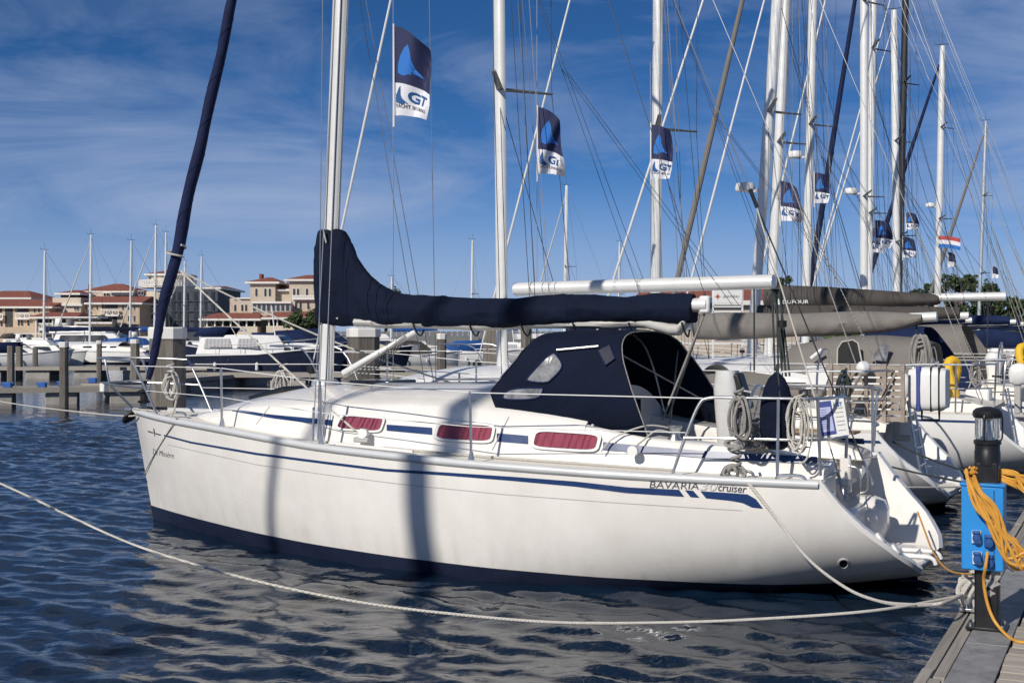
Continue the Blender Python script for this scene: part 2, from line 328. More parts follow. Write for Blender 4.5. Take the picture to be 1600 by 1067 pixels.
# ------------------------------------------------------------------ water, terrain
def water():
    def axis(lo, hi, a, b, st, g):
        xs = []; x = a
        while x < b: xs.append(x); x += st
        xs.append(b); d = st; x = b
        while x < hi: d *= g; x += d; xs.append(x)
        d = st; x = a; pre = []
        while x > lo: d *= g; x -= d; pre.append(x)
        return pre[::-1]+xs
    X = axis(-1500, 1500, -11, 6.5, .055, 1.05); Y = axis(-60, 3000, 4.5, 30, .055, 1.035)
    rnd = random.Random(3); comps = []
    for i in range(46):
        lam = .16*(1.075**i)
        if lam > 1.7: lam = rnd.uniform(.22, .62)
        th = R(68)+rnd.gauss(0, .6); k = 2*pi/lam
        comps.append((lam, k*cos(th), k*sin(th), (.0066 if lam < .36 else .0042 if lam < .9 else .0022)*lam**.8*rnd.uniform(.5, 1.3), rnd.uniform(0, 6.28)))
    import numpy as np
    xa, ya = np.array(X), np.array(Y); gx = np.gradient(xa); gy = np.gradient(ya)
    XX, YY = np.meshgrid(xa, ya); SP = np.maximum(np.meshgrid(gx, gy)[0], np.meshgrid(gx, gy)[1]); Z = np.zeros_like(XX)
    warp = .35*np.sin(XX*.31+YY*.23)+.3*np.sin(XX*-.17+YY*.41)
    for lam, kx, ky, am, ph in comps:
        fade = np.clip((lam/SP-2.5)/2.5, 0, 1)
        a = kx*XX+ky*YY+ph+warp*1.2
        Z += am*fade*(np.sin(a)+.28*np.sin(2*a+.6))
    gust = .75+.35*np.sin(XX*.22+1)*np.sin(YY*.17+.5)
    Z *= gust*1.25
    nx, ny = len(X), len(Y)
    me = bpy.data.meshes.new('water')
    V = np.stack([XX, YY, Z], -1).reshape(-1, 3)
    i = np.arange((ny-1)*(nx-1)); r, c = i//(nx-1), i % (nx-1); a = r*nx+c
    Fq = np.stack([a, a+1, a+nx+1, a+nx], -1)
    me.vertices.add(len(V)); me.vertices.foreach_set('co', V.ravel().astype('f'))
    me.loops.add(Fq.size); me.loops.foreach_set('vertex_index', Fq.ravel().astype('i'))
    me.polygons.add(len(Fq)); me.polygons.foreach_set('loop_start', (np.arange(len(Fq))*4).astype('i'))
    me.polygons.foreach_set('use_smooth', np.ones(len(Fq), bool)); me.update(calc_edges=True); me.validate()
    m = bpy.data.materials.new('harbour_water'); m.use_nodes = True; n = m.node_tree; b = n.nodes['Principled BSDF']
    b.inputs['Base Color'].default_value = (.004, .013, .03, 1); b.inputs['Roughness'].default_value = .03; b.inputs['IOR'].default_value = 1.33; b.inputs['Specular IOR Level'].default_value = .5
    t = n.nodes.new('ShaderNodeTexCoord'); mp_ = n.nodes.new('ShaderNodeMapping'); mp_.inputs['Rotation'].default_value = (0, 0, R(-12)); mp_.inputs['Scale'].default_value = (.55, 1.25, 1)
    n.links.new(t.outputs['Object'], mp_.inputs[0])
    q1 = n.nodes.new('ShaderNodeTexNoise'); q1.inputs['Scale'].default_value = 8.5; q1.inputs['Detail'].default_value = 5; q1.inputs['Distortion'].default_value = .4
    q2 = n.nodes.new('ShaderNodeTexNoise'); q2.inputs['Scale'].default_value = 1.3; q2.inputs['Detail'].default_value = 3
    n.links.new(mp_.outputs[0], q1.inputs['Vector']); n.links.new(mp_.outputs[0], q2.inputs['Vector'])
    b1 = n.nodes.new('ShaderNodeBump'); b1.inputs['Strength'].default_value = .12; b1.inputs['Distance'].default_value = .05
    b2 = n.nodes.new('ShaderNodeBump'); b2.inputs['Strength'].default_value = .22; b2.inputs['Distance'].default_value = .1
    n.links.new(q1.outputs[0], b1.inputs['Height']); n.links.new(q2.outputs[0], b2.inputs['Height']); n.links.new(b2.outputs[0], b1.inputs['Normal']); n.links.new(b1.outputs[0], b.inputs['Normal'])
    me.materials.append(m); o = bpy.data.objects.new('water', me); COL.objects.link(o); tag(o, 'dark blue rippled harbour water around the moored boats', 'water', kind='structure')
water()

# ------------------------------------------------------------------ yacht hull form (shared by all the sailing yachts)
BD = [(0, 0), (.27, .22), (.5, .37), (.77, .52), (1.27, .77), (2.27, 1.17), (3.27, 1.43), (4.27, 1.57), (5.27, 1.64), (6.27, 1.62), (7.27, 1.5), (8.27, 1.3), (9.2, 1.08)]
BW = [(0, 0), (.5, .22), (1, .45), (2, .88), (3, 1.22), (4, 1.42), (5, 1.48), (6, 1.36), (7, 1.02), (7.7, .67), (8.2, .3), (9, .1)]
ZS = [(-.3, 1.253), (.72, 1.21), (1.9, 1.166), (3.28, 1.07), (4.7, 1.015), (6.45, .973), (7.83, .952), (9, .94)]
ZK = [(-.3, -.02), (0, -.05), (1, -.24), (2, -.36), (4, -.45), (6, -.32), (7, -.16), (7.7, -.05), (8.2, .05), (8.6, .13)]
UE = [(-1, 8.3), (.08, 8.38), (.17, 8.5), (.28, 8.45), (.45, 8.3), (.6, 8.13), (.77, 7.97), (.95, 7.83), (1.4, 7.75)]
def ustem(z): return -.29*max(z, 0)/1.25 if z > 0 else -z*1.2
def hull_v(u, z):
    w = u-ustem(z); zs, zk = sm(ZS, u), itp(ZK, u)
    if w <= 0: return 0
    bd = sm(BD, w, .2) if w > .25 else itp(BD, w); bw = min(sm(BW, u, .2), bd*.97) if u > 0 else .02
    t = max(0, min(1, (z-zk)/(zs-zk)))
    t0 = (0-zk)/(zs-zk); sf = lambda q: 1-(1-q)**2.5
    p = .5 if t0 < .04 else max(.15, min(.8, math.log(max(bw, .02)/bd)/math.log(max(sf(t0), .02))))
    if u > 7.3: p = lerp(p, .5, min(1, (u-7.3)/.5)) if t0 >= .04 else .5
    return bd*sf(t)**p
def hull_rings(ns=56, ntt=15):
    rings = []
    for i in range(ns+1):
        s = i/ns; u0 = lerp(-.29, 8.45, s); zs, zk = sm(ZS, u0), itp(ZK, u0); r = []
        for k in range(ntt+1):
            z = lerp(zk, zs, (k/ntt)**1.15); us, ue = ustem(z), itp(UE, z)
            u = us+s*(ue-us); r.append((u, hull_v(u, z) if s > 0 else 0, z))
        rings.append(r)
    return rings
HR = hull_rings()
def hull_mesh(T=lambda p: p):
    b = MB()
    for sg in (-1, 1):
        rr = [[T((u, sg*v, z)) for u, v, z in r] for r in HR]
        if sg > 0: rr = [list(reversed(r)) for r in rr]
        b.loft(rr, closed=False)
    return b
def hull_band(z0f, z1f, off, T=lambda p: p, ua=-.3, ub=8.45, n=60):
    b = MB()
    for sg in (-1, 1):
        rr = []
        for i in range(n+1):
            s = i/n; r = []
            for k in range(5):
                z = lerp(z0f(s), z1f(s), k/4); us, ue = ustem(z), itp(UE, z); u = lerp(us, ue, s)
                r.append(T((u-(off if s < .02 else 0), sg*(hull_v(u, z)+off), z)))
            rr.append(r if sg < 0 else r[::-1])
        b.loft(rr, closed=False)
    return b
def rail_path(sg, u0=-.27, u1=7.83, n=44, dv=0, dz=0):
    P = []
    for i in range(n+1):
        u = lerp(u0, u1, i/n); z = sm(ZS, u); P.append((u, sg*(max(0, hull_v(u, z)+dv)), z+dz))
    return P
def strip(TB, vf, off, nseg=6):                 # band between two photo-measured edges, lying on a surface v(u,z)
    b = MB(); rr = []
    for (xt, yt), (xb, yb) in TB:
        r = []
        for k in range(3): r.append(on(lerp(xt, xb, k/2), lerp(yt, yb, k/2), vf, off))
        rr.append(r)
    b.loft(rr, closed=False); return b
def on(x, y, vf, off=.003):
    v = -1.2
    for i in range(60):
        p = bp(x, y, v); v = lerp(v, -vf(p.x, p.z)-off, .6)
    return bp(x, y, v)
def dens(L, n=6):
    out = []
    for (a, b), (c, d) in zip(L, L[1:]):
        for k in range(n): out.append((lerp(a, c, k/n), lerp(b, d, k/n)))
    out.append(L[-1]); return out
# coachroof form
WB = [(.7, .12), (1, .42), (1.5, .72), (2, .90), (2.5, 1.02), (3, 1.09), (4, 1.15), (5, 1.16), (6, 1.14), (7, 1.09), (7.9, 1.02)]
ZT = [(.7, 1.22), (1, 1.26), (2, 1.38), (3, 1.44), (4, 1.46), (5, 1.43), (5.6, 1.36), (6.3, 1.23), (7, 1.19), (7.5, 1.16), (7.68, 1.1), (7.82, .99)]
ZC = [(.7, 1.22), (1.1, 1.31), (1.6, 1.45), (2.3, 1.58), (3.8, 1.63), (5, 1.66), (5.7, 1.64)]
def deck_z(u): return sm(ZS, u)-.015
def roof_v(u, z): return sm(WB, u)-.3*(z-deck_z(u))


# ------------------------------------------------------------------ rope coils
def coil_mesh(c, w, h, loops, r, tail=0, axis=(1, 0, 0), seed=1, twist=.03):
    rn = random.Random(seed); b = MB(); ax = Vector(axis).normalized(); pr = Vector((0, 0, 1)).cross(ax).normalized()
    for i in range(loops):
        ww, hh = w*rn.uniform(.6, 1.1)/2, h*rn.uniform(.75, 1.08)/2; ox, oy = rn.uniform(-.3, .3)*w, rn.uniform(-1, 1)*twist
        P = []
        for k in range(20):
            q = 2*pi*k/20; P.append(Vector(c)+ax*(ox+ww*cos(q)*(1-.25*sin(q)))+pr*(oy+.02*sin(2*q+i))+Vector((0, 0, -hh*(1-sin(q))+h*.02*rn.uniform(-1, 1))))
        b.tube(P, r, 6, closed=True)
    wr = [Vector(c)+ax*(w*.22*cos(q))+pr*(.035*sin(q))+Vector((0, 0, -h*.38+.01*q)) for q in [k*.5 for k in range(40)]]
    b.tube(wr, r, 6)
    if tail: b.tube(cr([Vector(c)+ax*.05+Vector((0, 0, -.1)), Vector(c)+ax*.1+Vector((0, 0, -h*.6)), Vector(c)+ax*.06+Vector((0, 0, -h-tail*.5)), Vector(c)+Vector((0, 0, -h-tail))], 8), r, 6)
    return b

# ------------------------------------------------------------------ the main yacht
Y = row_thing('sailing_yacht', 'large white sailing yacht with navy sail cover, navy sprayhood and maroon curtained windows', 'sailboat')
part('hull', hull_mesh(), 'gelcoat', Y)
part('boot_stripe', hull_band(lambda s: -.06, lambda s: lerp(.175, .06, s**1.3), .004), 'boot', Y)
for sg in (-1, 1):
    part('toe_rail', MB().tube(rail_path(sg, dz=.0, dv=-.005), .036, 10, el=None), 'rail_grey', Y)
top = [(256, 678.6), (298, 689.5), (400, 707), (510, 721), (600, 732), (700, 738), (800, 744.5), (900, 752), (980, 761)]
wid = [2.6, 3, 3.6, 4, 4.2, 5, 6.5, 8.2, 9.2]
def offs(L, w): return [(x, y+itp(list(zip([p[0] for p in L], w)), x)) for x, y in L]
def mirror_strip(name, TB, vf, off, m):
    s_ = strip(TB, vf, off); o = part(name, s_, m, Y)
    q = MB(); q.v = [(u, -v, z) for u, v, z in s_.v]; q.f = [tuple(reversed(f)) for f in s_.f]; part(name, q, m, Y)
T1 = dens(top+[(1061, 764.8)]); B1 = []
wt_ = list(zip([p[0] for p in top], wid))+[(1061, 10.5)]
T1b = [(x+ (8*(x-980)/81 if x > 980 else 0), y+itp(wt_, x)+(.6*(x-980)/81 if x > 980 else 0)) for x, y in T1]
mirror_strip('sheer_stripe', list(zip(T1, T1b)), hull_v, .003, 'navy_paint')
mirror_strip('sheer_stripe', list(zip(dens([(1070, 765.4), (1083, 766.3)]), dens([(1079, 776.4), (1093, 777.4)]))), hull_v, .003, 'navy_paint')
mirror_strip('sheer_stripe', list(zip(dens([(1094, 767), (1135, 769.5), (1168, 772), (1181, 779.5), (1192, 794)], 5), dens([(1103, 778.2), (1140, 782), (1160, 785.5), (1175, 792.5), (1191, 794.3)], 5))), hull_v, .003, 'navy_paint')
L = dens([(262, 694), (400, 725), (510, 741), (630, 756), (780, 771), (950, 784), (1160, 797)])
mirror_strip('hull_crease', [((x, y), (x, y+1.1)) for x, y in L], hull_v, .0022, 'grey_line')
L = [(231, 673), (242, 676)]
part('bow_mark', strip([((x, y), (x, y+2)) for x, y in dens([(231, 672.5), (239, 675.2)])]+[], hull_v, .003), 'text_dark', Y)
part('bow_mark', strip([((x, y), (x, y+2)) for x, y in dens([(243, 676.2), (251, 678.5)])], hull_v, .003), 'text_dark', Y)
part('bow_mark', strip([((239.5, 669), (240.7, 669.2)), ((240, 676), (242, 676)), ((241.6, 682), (242.2, 682))], hull_v, .003), 'text_dark', Y)
def hull_txt(x0, y0, x1, y1, hpx):
    a, b = on(x0, y0, hull_v), on(x1, y1, hull_v); c = on(x0, y0-hpx, hull_v); hh = c.z-a.z
    def fn(x, y):
        u, z = lerp(a.x, b.x, x), lerp(a.z, b.z, x)+y*hh
        return (u, -(hull_v(u, z)+.004), z)
    return fn
put_text('lettering', 'BAVARIA', hull_txt(1015, 762, 1092, 764.8, 10.5), 'text_dark', Y, shear=.12)
put_text('lettering', '30', hull_txt(1094, 765.6, 1121, 767, 13), 'text_grey', Y, shear=.2, bold=.01)
def th30(x0, y0, x1, y1, h):
    f = hull_txt(x0, y0, x1, y1, h); return lambda x, y: (lambda p: (p[0], p[1]-.002, p[2]))(f(x, y))
put_text('lettering', '30', th30(1094.6, 765.4, 1120.4, 766.8, 12.4), 'gelcoat', Y, shear=.2, bold=-.022)
put_text('lettering', 'cruiser', hull_txt(1122, 766.5, 1167, 770, 12), 'text_dark', Y, shear=.2, bold=.012)
put_text('lettering', 'De Mosère', hull_txt(239, 709, 272, 716, 8.5), 'text_dark', Y, shear=.35, bold=-.012)
def ring_on(p, r, rr): 
    c = on(p[0], p[1], hull_v, 0); return MB().tube([on(p[0]+8*cos(q), p[1]+7*sin(q), hull_v, .004) for q in [k*pi/6 for k in range(12)]], rr, 6, closed=True)
part('exhaust_outlet', ring_on((1318, 880), .035, .008), 'plastic_grey', Y)
qd = MB(); qd.v = [tuple(on(1318+7*cos(k*pi/8), 880+6*sin(k*pi/8), hull_v, .006)) for k in range(16)]; qd.f = [tuple(range(16))]; part('outlet_hole', qd, 'black', Y, smooth=False)
c = on(230, 752, hull_v, 0); part('bow_fitting', MB().lathe([(0, -.01), (.012, 0), (0, .01)], c, 8), 'black', Y)
fl = cr([on(277, 653, hull_v, .02), on(262, 676, hull_v, .008), on(240, 712, hull_v, .008), on(225, 741, hull_v, .006)], 6)
part('snubber_line', MB().tube(fl, .006, 6), 'rope_grey', Y)
# deck: foredeck, side decks, after deck, leaving the cockpit well open
dk = MB(); rows = []
for i in range(61):
    u = lerp(-.25, 7.83, i/60); z = sm(ZS, u)-.012; b_ = max(0.005, hull_v(u, sm(ZS, u))-.01); r = []
    for k in range(13):
        t = -1+k/6; r.append((u, t*b_, z+.045*(1-t*t)*min(1, b_)))
    rows.append(r)
nb = len(rows[0]); base = 0
for r in rows: dk.v += r
for i in range(60):
    for k in range(12):
        uu = (rows[i][k][0]+rows[i+1][k][0])/2; vv = (rows[i][k][1]+rows[i][k+1][1])/2
        if 5.5 < uu < 7.83 and abs(vv) < .55: continue
        a = i*nb+k; dk.f.append((a, a+nb, a+nb+1, a+1))
part('deck', dk, 'deck', Y)
# coachroof
rf = []
for i in range(46):
    u = lerp(.72, 5.75, i/45); w = sm(WB, u, .15); zd = deck_z(u)-.02; zt = sm(ZT, u, .15); zc = sm(ZC, u, .2); wt = w-.3*(zt-deck_z(u)); half = []
    half += [(w+.006, zd), (lerp(w, wt, .5), lerp(zd, zt, .5)), (wt+.004, zt-.015), (wt-.03, zt+.012)]
    for k in range(1, 9):
        q = k/8; half.append(((wt-.03)*(1-q), lerp(zt+.012, zc, 1-(1-q)**2.2)))
    rf.append([(u, -a, z) for a, z in half]+[(u, a, z) for a, z in reversed(half[:-1])])
b = MB().loft(rf, closed=False); nn = len(rf[0]); b.f.append(tuple(len(rf)*nn-1-k for k in range(nn))); b.f.append(tuple(range(nn)))
CR = part('coachroof', b, 'gelcoat', Y)
# cockpit coamings and well
for sg in (-1, 1):
    rr = []
    for i in range(15):
        u = lerp(5.72, 7.80, i/14); w = sm(WB, u); zt = sm(ZT, u); zd = deck_z(u)-.02; wt = w-.3*(zt-zd)
        rr.append([(u, sg*p, z) for p, z in ((w+.004, zd), (wt, zt-.02), (wt-.03, zt), (.64, zt-.01), (.60, zt-.05), (.56, .80))][::sg])
    part('cockpit_coaming', MB().loft(rr), 'gelcoat', Y)
    part('cockpit_seat', MB().box((6.7, sg*.44, .80), (2.1, .38, .06)), 'deck', Y, bevel=.01)
    for k in range(6): part('seat_slat', MB().box((6.75, sg*(.29+k*.055), .842), (1.7, .045, .02)), 'teak', Y)
part('cockpit_sole', MB().box((6.7, 0, .42), (2.3, 1.3, .05)), 'deck', Y)
for k in range(5): part('coaming_slat', MB().box((7.1, .68+k*.055, 1.205-.012*k*0), (1.25, .045, .02)), 'teak', Y)
part('companionway_board', MB().box((5.76, 0, 1.2), (.03, .56, .6)), 'dark_glass', Y)
# windows with pleated curtains
def window_px(Q):
    (TL, TR, BR, BL) = Q
    def bil(s, t): return (lerp(lerp(TL[0], TR[0], s), lerp(BL[0], BR[0], s), t), lerp(lerp(TL[1], TR[1], s), lerp(BL[1], BR[1], s), t))
    def rr(e, off, n=36):
        out = []
        for k in range(n):
            q = 2*pi*k/n; c_, s_ = cos(q), sin(q); pw = .38
            s = .5+.5*(1+e)*math.copysign(abs(c_)**pw, c_); t = .5+.5*(1+e*3)*math.copysign(abs(s_)**pw, s_)
            out.append(on(*bil(s, t), roof_v, off))
        return out
    o = rr(.13, .001); o2 = rr(.11, .024); i2 = rr(.02, .024); i1 = rr(.0, .003)
    fr = part('window_frame', MB().loft([o, o2, i2, i1], cap=False), 'plastic_white', Y)
    b = MB(); rows = []
    for i in range(81):
        s = i/80; rows.append([on(*bil(s*.99+.005, t), roof_v, .009+.008*sin(s*50+1.6*sin(9*s)+t*1.2+.8*sin(23*s))) for t in (.02, .3, .6, .98)])
    part('curtain', b.loft(rows, closed=False), 'curtain', fr)
    b = MB(); cc = rr(.012, .020); b.v = [tuple(p) for p in cc]; b.f = [tuple(range(len(cc)))]
    part('window_pane', b, 'tinted_pane', fr, smooth=False)
window_px([(535, 650), (599, 653), (592, 673), (526, 668)])
window_px([(688, 662), (770, 665.5), (765, 689), (681, 684)])
window_px([(839, 673.5), (935, 680), (929, 703), (833, 697)])
for q in [[(362, 641), (430, 648), (519, 656)], [(604, 663), (675, 668)], [(776, 676.5), (825, 680.5)], [(942, 690), (1000, 696), (1100, 704), (1200, 710), (1277, 713)]]:
    bt = {362: 642, 430: 654, 519: 665, 604: 672.5, 675: 679, 776: 689.5, 825: 693.5, 942: 703, 1000: 707, 1100: 715, 1200: 721, 1277: 724}
    D1, D2 = dens(q), dens([(x, bt[x]) for x, _ in q]); mirror_strip('cabin_stripe', list(zip(D1, D2)), roof_v, .004, 'navy_paint')
for xa, ya, xb, yb in ((421, 635, 400, 663), (795, 651, 769, 703)):
    part('roof_seam', MB().tube([on(lerp(xa, xb, k/5), lerp(ya, yb, k/5), roof_v, .003) for k in range(6)], .004, 5), 'grey_line', Y)
for sg in (-1, 1):
    hp = [(u, sg*(.62), itp(ZC, u)-.045+(.06 if 0 < i < 6 else 0)) for i, u in enumerate((3.3, 3.36, 3.7, 4.1, 4.45, 4.75, 4.8))]
    part('grab_rail', MB().tube(cr(hp, 4), .013, 7), 'steel', Y)
part('hatch', MB().box((3.05, 0, 1.625), (.5, .52, .05)), 'dark_glass', Y, bevel=.015)
part('hatch', MB().box((1.75, 0, 1.49), (.48, .5, .05), M=Matrix.Rotation(R(-14), 3, 'Y')), 'dark_glass', Y, bevel=.015)
part('sliding_hatch', MB().box((5.1, 0, 1.68), (.9, .62, .06)), 'gelcoat', Y, bevel=.02)
# transom scoop
sc = MB(); UEZ = [.95, .85, .77, .68, .6, .52, .45, .38, .32, .28, .24, .2]
for sg in (-1, 1):
    R0, R1, R2, R3 = [], [], [], []
    for z in UEZ:
        u = itp(UE, z); v = hull_v(u, z)
        R0.append((u, sg*v, z)); R1.append((u+.02, sg*(v-.03), z+.025)); R2.append((u+.0, sg*(v-.13), z+.035)); R3.append((u-.03, sg*(v-.17), z-.01))
    R4 = [(7.5, sg*(p[1]*sg-.02), p[2]*.9+.02) for p in R3]
    rr = [R0, R1, R2, R3, R4]
    sc.loft(rr if sg > 0 else rr[::-1], closed=False)
part('transom_rim', sc, 'gelcoat', Y)
pf = MB(); ring = []
for k in range(25):
    q = -pi/2+pi*k/24; ring.append((7.98+.5*max(0, cos(q))**.75, max(-.74, min(.74, .80*math.copysign(abs(sin(q))**.9, sin(q)))), .235))
ring = [(7.62, -.66, .235)]+ring+[(7.62, .66, .235)]
ring_pf = list(ring); pf.prism(ring, (0, 0, -.06)); part('swim_platform', pf, 'gelcoat', Y, bevel=.02)
part('transom_bulkhead', MB().box((7.56, -.70, .68), (.08, .62, .60)), 'gelcoat', Y, bevel=.03)
part('transom_bulkhead', MB().box((7.56, .70, .68), (.08, .62, .60)), 'gelcoat', Y, bevel=.03)
part('stern_step', MB().box((7.72, 0, .42), (.32, .78, .4)), 'gelcoat', Y, bevel=.05)
part('stern_step', MB().box((7.84, .50, .46), (.42, .36, .40)), 'gelcoat', Y, bevel=.12)
part('stern_step', MB().box((7.76, -.50, .46), (.3, .34, .40)), 'gelcoat', Y, bevel=.1)
part('locker_door', MB().box((7.70, -.36, .86), (.1, .16, .38)), 'gelcoat', Y, bevel=.03)
part('stern_post', MB().box((7.70, .36, .86), (.1, .09, .36)), 'gelcoat', Y, bevel=.03)
for v in (.55, .2): part('grab_handle', MB().tube(cr([(7.76, v, .95), (7.83, v, .93), (7.86, v, .82), (7.84, v, .70), (7.77, v, .67)], 5), .011, 7), 'steel', Y)
for v in (-.18, .12):
    part('ladder_rail', MB().tube(cr([(8.15, v, .255), (8.4, v, .262), (8.52, v, .25), (8.55, v, .2)], 4), .018, 8), 'plastic_white', Y)
for u in (8.22, 8.38): part('ladder_rung', MB().tube([(u, -.18, .268), (u, .12, .268)], .012, 7), 'steel', Y)
for zq in (.5, .4):
    c = Vector((itp(UE, zq)+.012, -(hull_v(itp(UE, zq), zq)-.085), zq+.03)); part('shower_box', MB().lathe([(0, .02), (.045, .015), (.05, 0), (.04, -.02), (0, -.03)], c, 12, Matrix.Rotation(R(50), 3, 'Y')), 'plastic_white', Y)
part('stern_fairlead', MB().tube(cr([(7.52, -1.405, .985), (7.55, -1.40, 1.015), (7.70, -1.365, 1.015), (7.74, -1.36, .98)], 4), .014, 7), 'steel', Y)
# mast, boom, sail, cover
m0, m1 = bp(508, 604, 0), bp(532, 0, 0); md = (m1-m0)/(m1.z-m0.z); mt = m0+md*(13.4-m0.z)
MA = part('mast', MB().tube([m0, m0.lerp(mt, .3), m0.lerp(mt, .9), mt], [.088, .088, .088, .06], 16, el=(1, .68)), 'white_alu', Y)
part('sail_track', MB().bar(m0+Vector((.09, 0, .2)), mt+Vector((.085, 0, -.6)), .018, .02), 'alu', MA)
part('mast_collar', MB().lathe([(.13, 0), (.15, .02), (.14, .06), (.115, .08)], (m0.x, 0, 1.565), 16), 'alu', MA)
for k, (du, dv, c_) in enumerate(((-.03, -.066, 'rope_grey'), (.05, -.058, 'rope_dark'), (.092, -.02, 'rope'))):
    a = m0+Vector((du*1.25, dv*1.2, .0)); b_ = m0+md*(9)+Vector((du, dv, 0))
    part('halyard', MB().tube([a, m0+md*.9+Vector((du, dv, 0)), b_], .005, 6), c_, MA)
for zz in (6.9, 10.2):
    for sg in (-1, 1):
        r0 = m0+md*(zz-m0.z); part('spreader', MB().tube([r0, r0+Vector((.42, sg*1.0, .05))], [.035, .022], 8, el=(1, .5)), 'alu', MA)
be = bp(1106, 476, 0); b0 = Vector((m0.x+.16, 0, 2.30)); 
part('boom', MB().tube([b0, be], .075, 14, el=(.85, 1.1)), 'white_alu', Y)
part('boom_end', MB().box((be.x-.02, 0, be.z), (.10, .12, .16)), 'plastic_white', Y, bevel=.02)
part('gooseneck', MB().box((m0.x+.13, 0, 2.30), (.1, .06, .09)), 'alu', Y)
va, vb = bp(537, 583, 0), bp(650, 518, 0)
part('boom_vang', MB().tube([va, va.lerp(vb, .55), va.lerp(vb, .56), vb], [.036, .036, .03, .03], 12), 'white_alu', Y)
for k in range(5): part('vang_line', MB().tube(sag(va+Vector((.0, -.05+k*.025, -.07-.01*k)), vb+Vector((-.1, -.05+k*.025, -.04)), .02+.015*k, 10), .006, 5), 'rope_grey', Y)
# sail cover: vertical slices measured along the boom, each with its own width
SL = [(497, 366, 508, .06), (501, 359, 509, .11), (510, 358, 509, .125), (528, 358, 509, .125), (538, 361, 509.5, .12), (545, 372, 509.5, .11), (551, 384, 509.5, .10), (557, 400, 510, .105), (566, 416, 510, .115), (578, 430, 510, .125), (592, 442, 510.5, .13), (608, 451.5, 511, .135), (626, 458.5, 511, .14), (645, 461.5, 511, .145), (680, 462.5, 511.5, .15), (730, 466, 512.5, .155), (790, 467, 513.5, .155), (830, 464, 511, .155), (880, 460, 508, .15), (930, 461, 506, .15), (980, 463, 505, .145), (1020, 459, 504.5, .145), (1060, 459.5, 505.5, .14), (1080, 460, 506, .135), (1084, 461, 506, .13)]
rings = []
SLd = []
for (p, q) in zip(SL, SL[1:]):
    for k in range(7): SLd.append(tuple(lerp(p[j], q[j], k/7) for j in range(4)))
SLd.append(SL[-1])
for x, yt, yb, w in SLd:
    a, c_ = bp(x, yt, 0), bp(x, yb, 0); r = []; n = 40
    for k in range(n):
        q = 2*pi*k/n; sy, cyq = cos(q), sin(q)
        zz = lerp(c_.z, a.z, .5+.5*sy); uu = lerp(c_.x, a.x, .5+.5*sy)
        wq = w*(abs(cyq)**.75)*math.copysign(1, cyq)*(1-.35*max(0, sy)*(0 if x < 545 else 1))
        nz = .020*MN.noise(Vector((uu*4.5, zz*2.2+cyq*2, 1.3)))+.022*(1-abs(MN.noise(Vector((uu*2.2-zz*4, zz*6+uu*1.5, 4.1))))*2.2)**3*.5+.012*MN.noise(Vector((uu*11, zz*7, .4)))
        r.append((uu, wq+math.copysign(nz*1.6, cyq) if abs(cyq) > .05 else wq, zz+nz*.5))
    rings.append(r)
SCV = part('sail_cover', MB().loft(rings), 'navy_canvas', Y, ang=60)
a = bp(519, 366, 0); part('cover_tie', MB().tube(cr([a+Vector((-.02, -.13, .03)), a+Vector((0, -.145, -.02)), a+Vector((.02, -.14, -.1))], 4), .008, 6), 'rope', SCV)
for ii in (40, 78, 100, 112, 128, 143, 157):
    part('cover_seam', MB().tube([Vector(q_)+Vector((0, .004*(1 if q_[1] > 0 else -1), 0)) for q_ in rings[ii]], .0035, 5, closed=True), 'navy_canvas_b', SCV)
for x in (655, 742, 822, 903, 990, 1072):
    p = bp(x, 509, 0); part('cover_strap', MB().tube(cr([p+Vector((0, -.13, .03)), p+Vector((.02, -.09, -.06)), p+Vector((.02, .0, -.1)), p+Vector((0, .1, -.04))], 5), .009, 6), 'black', SCV)
rings = []
for i in range(41):
    x = lerp(560, 1075, i/40); yb = itp([(560, 511), (680, 513), (760, 516), (850, 512), (920, 513), (960, 514), (1010, 512), (1040, 520), (1060, 526), (1075, 508)], x); c_ = bp(x, yb, 0); r = []
    for k in range(12):
        q = 2*pi*k/12; nz = 1+.25*MN.noise(Vector((c_.x*3, q, 2)))
        r.append((c_.x, .10*sin(q)*nz, c_.z+.05+.055*cos(q)*nz))
    rings.append(r)
part('flaked_sail', MB().loft(rings), 'sailcloth', Y)
# furled headsail in its navy strip
g0, g1 = bp(231, 592, 0), bp(364, 0, 0); gd = (g1-g0)/(g1.z-g0.z); gt = g0+gd*(12.4-g0.z); P = []; rad = []
for i in range(70):
    k = i/69; P.append(g0.lerp(gt, k)+Vector((.012*sin(k*60), .01*cos(k*43), 0))); rad.append(itp([(0, .03), (.03, .046), (.10, .063), (.17, .068), (.3, .060), (.42, .052), (.8, .05), (1, .03)], k)*(1+.05*sin(k*90)))
GN = part('furled_headsail', MB().tube(P, rad, 14), 'genoa_cover', Y)
hx = []
for i in range(420):
    k = i/419; kk = k*69; i0 = min(68, int(kk)); c0 = P[i0].lerp(P[i0+1], kk-i0); r0 = lerp(rad[i0], rad[i0+1], kk-i0)+.001; q_ = k*2*pi*22; hx.append(c0+Vector((cos(q_)*r0, sin(q_)*r0, 0)))
part('sail_leech_seam', MB().tube(hx, .004, 5), 'navy_canvas_b', GN)
part('forestay', MB().tube([g0-gd*.55, g0+gd*.1], .006, 6), 'wire', Y)
part('furler_drum', MB().lathe([(.03, -.10), (.075, -.09), (.075, -.075), (.045, -.06), (.045, .02), (.075, .03), (.075, .045), (.03, .06), (.025, .16)], g0-gd*.18, 16), 'black', Y)
a = bp(276, 402, 0); part('furling_tie', MB().tube([a+Vector((.1*cos(q), -.1*sin(q), .02*q)) for q in [k*.35 for k in range(20)]], .012, 6), 'rope', GN)
cl = bp(283, 424, 0)
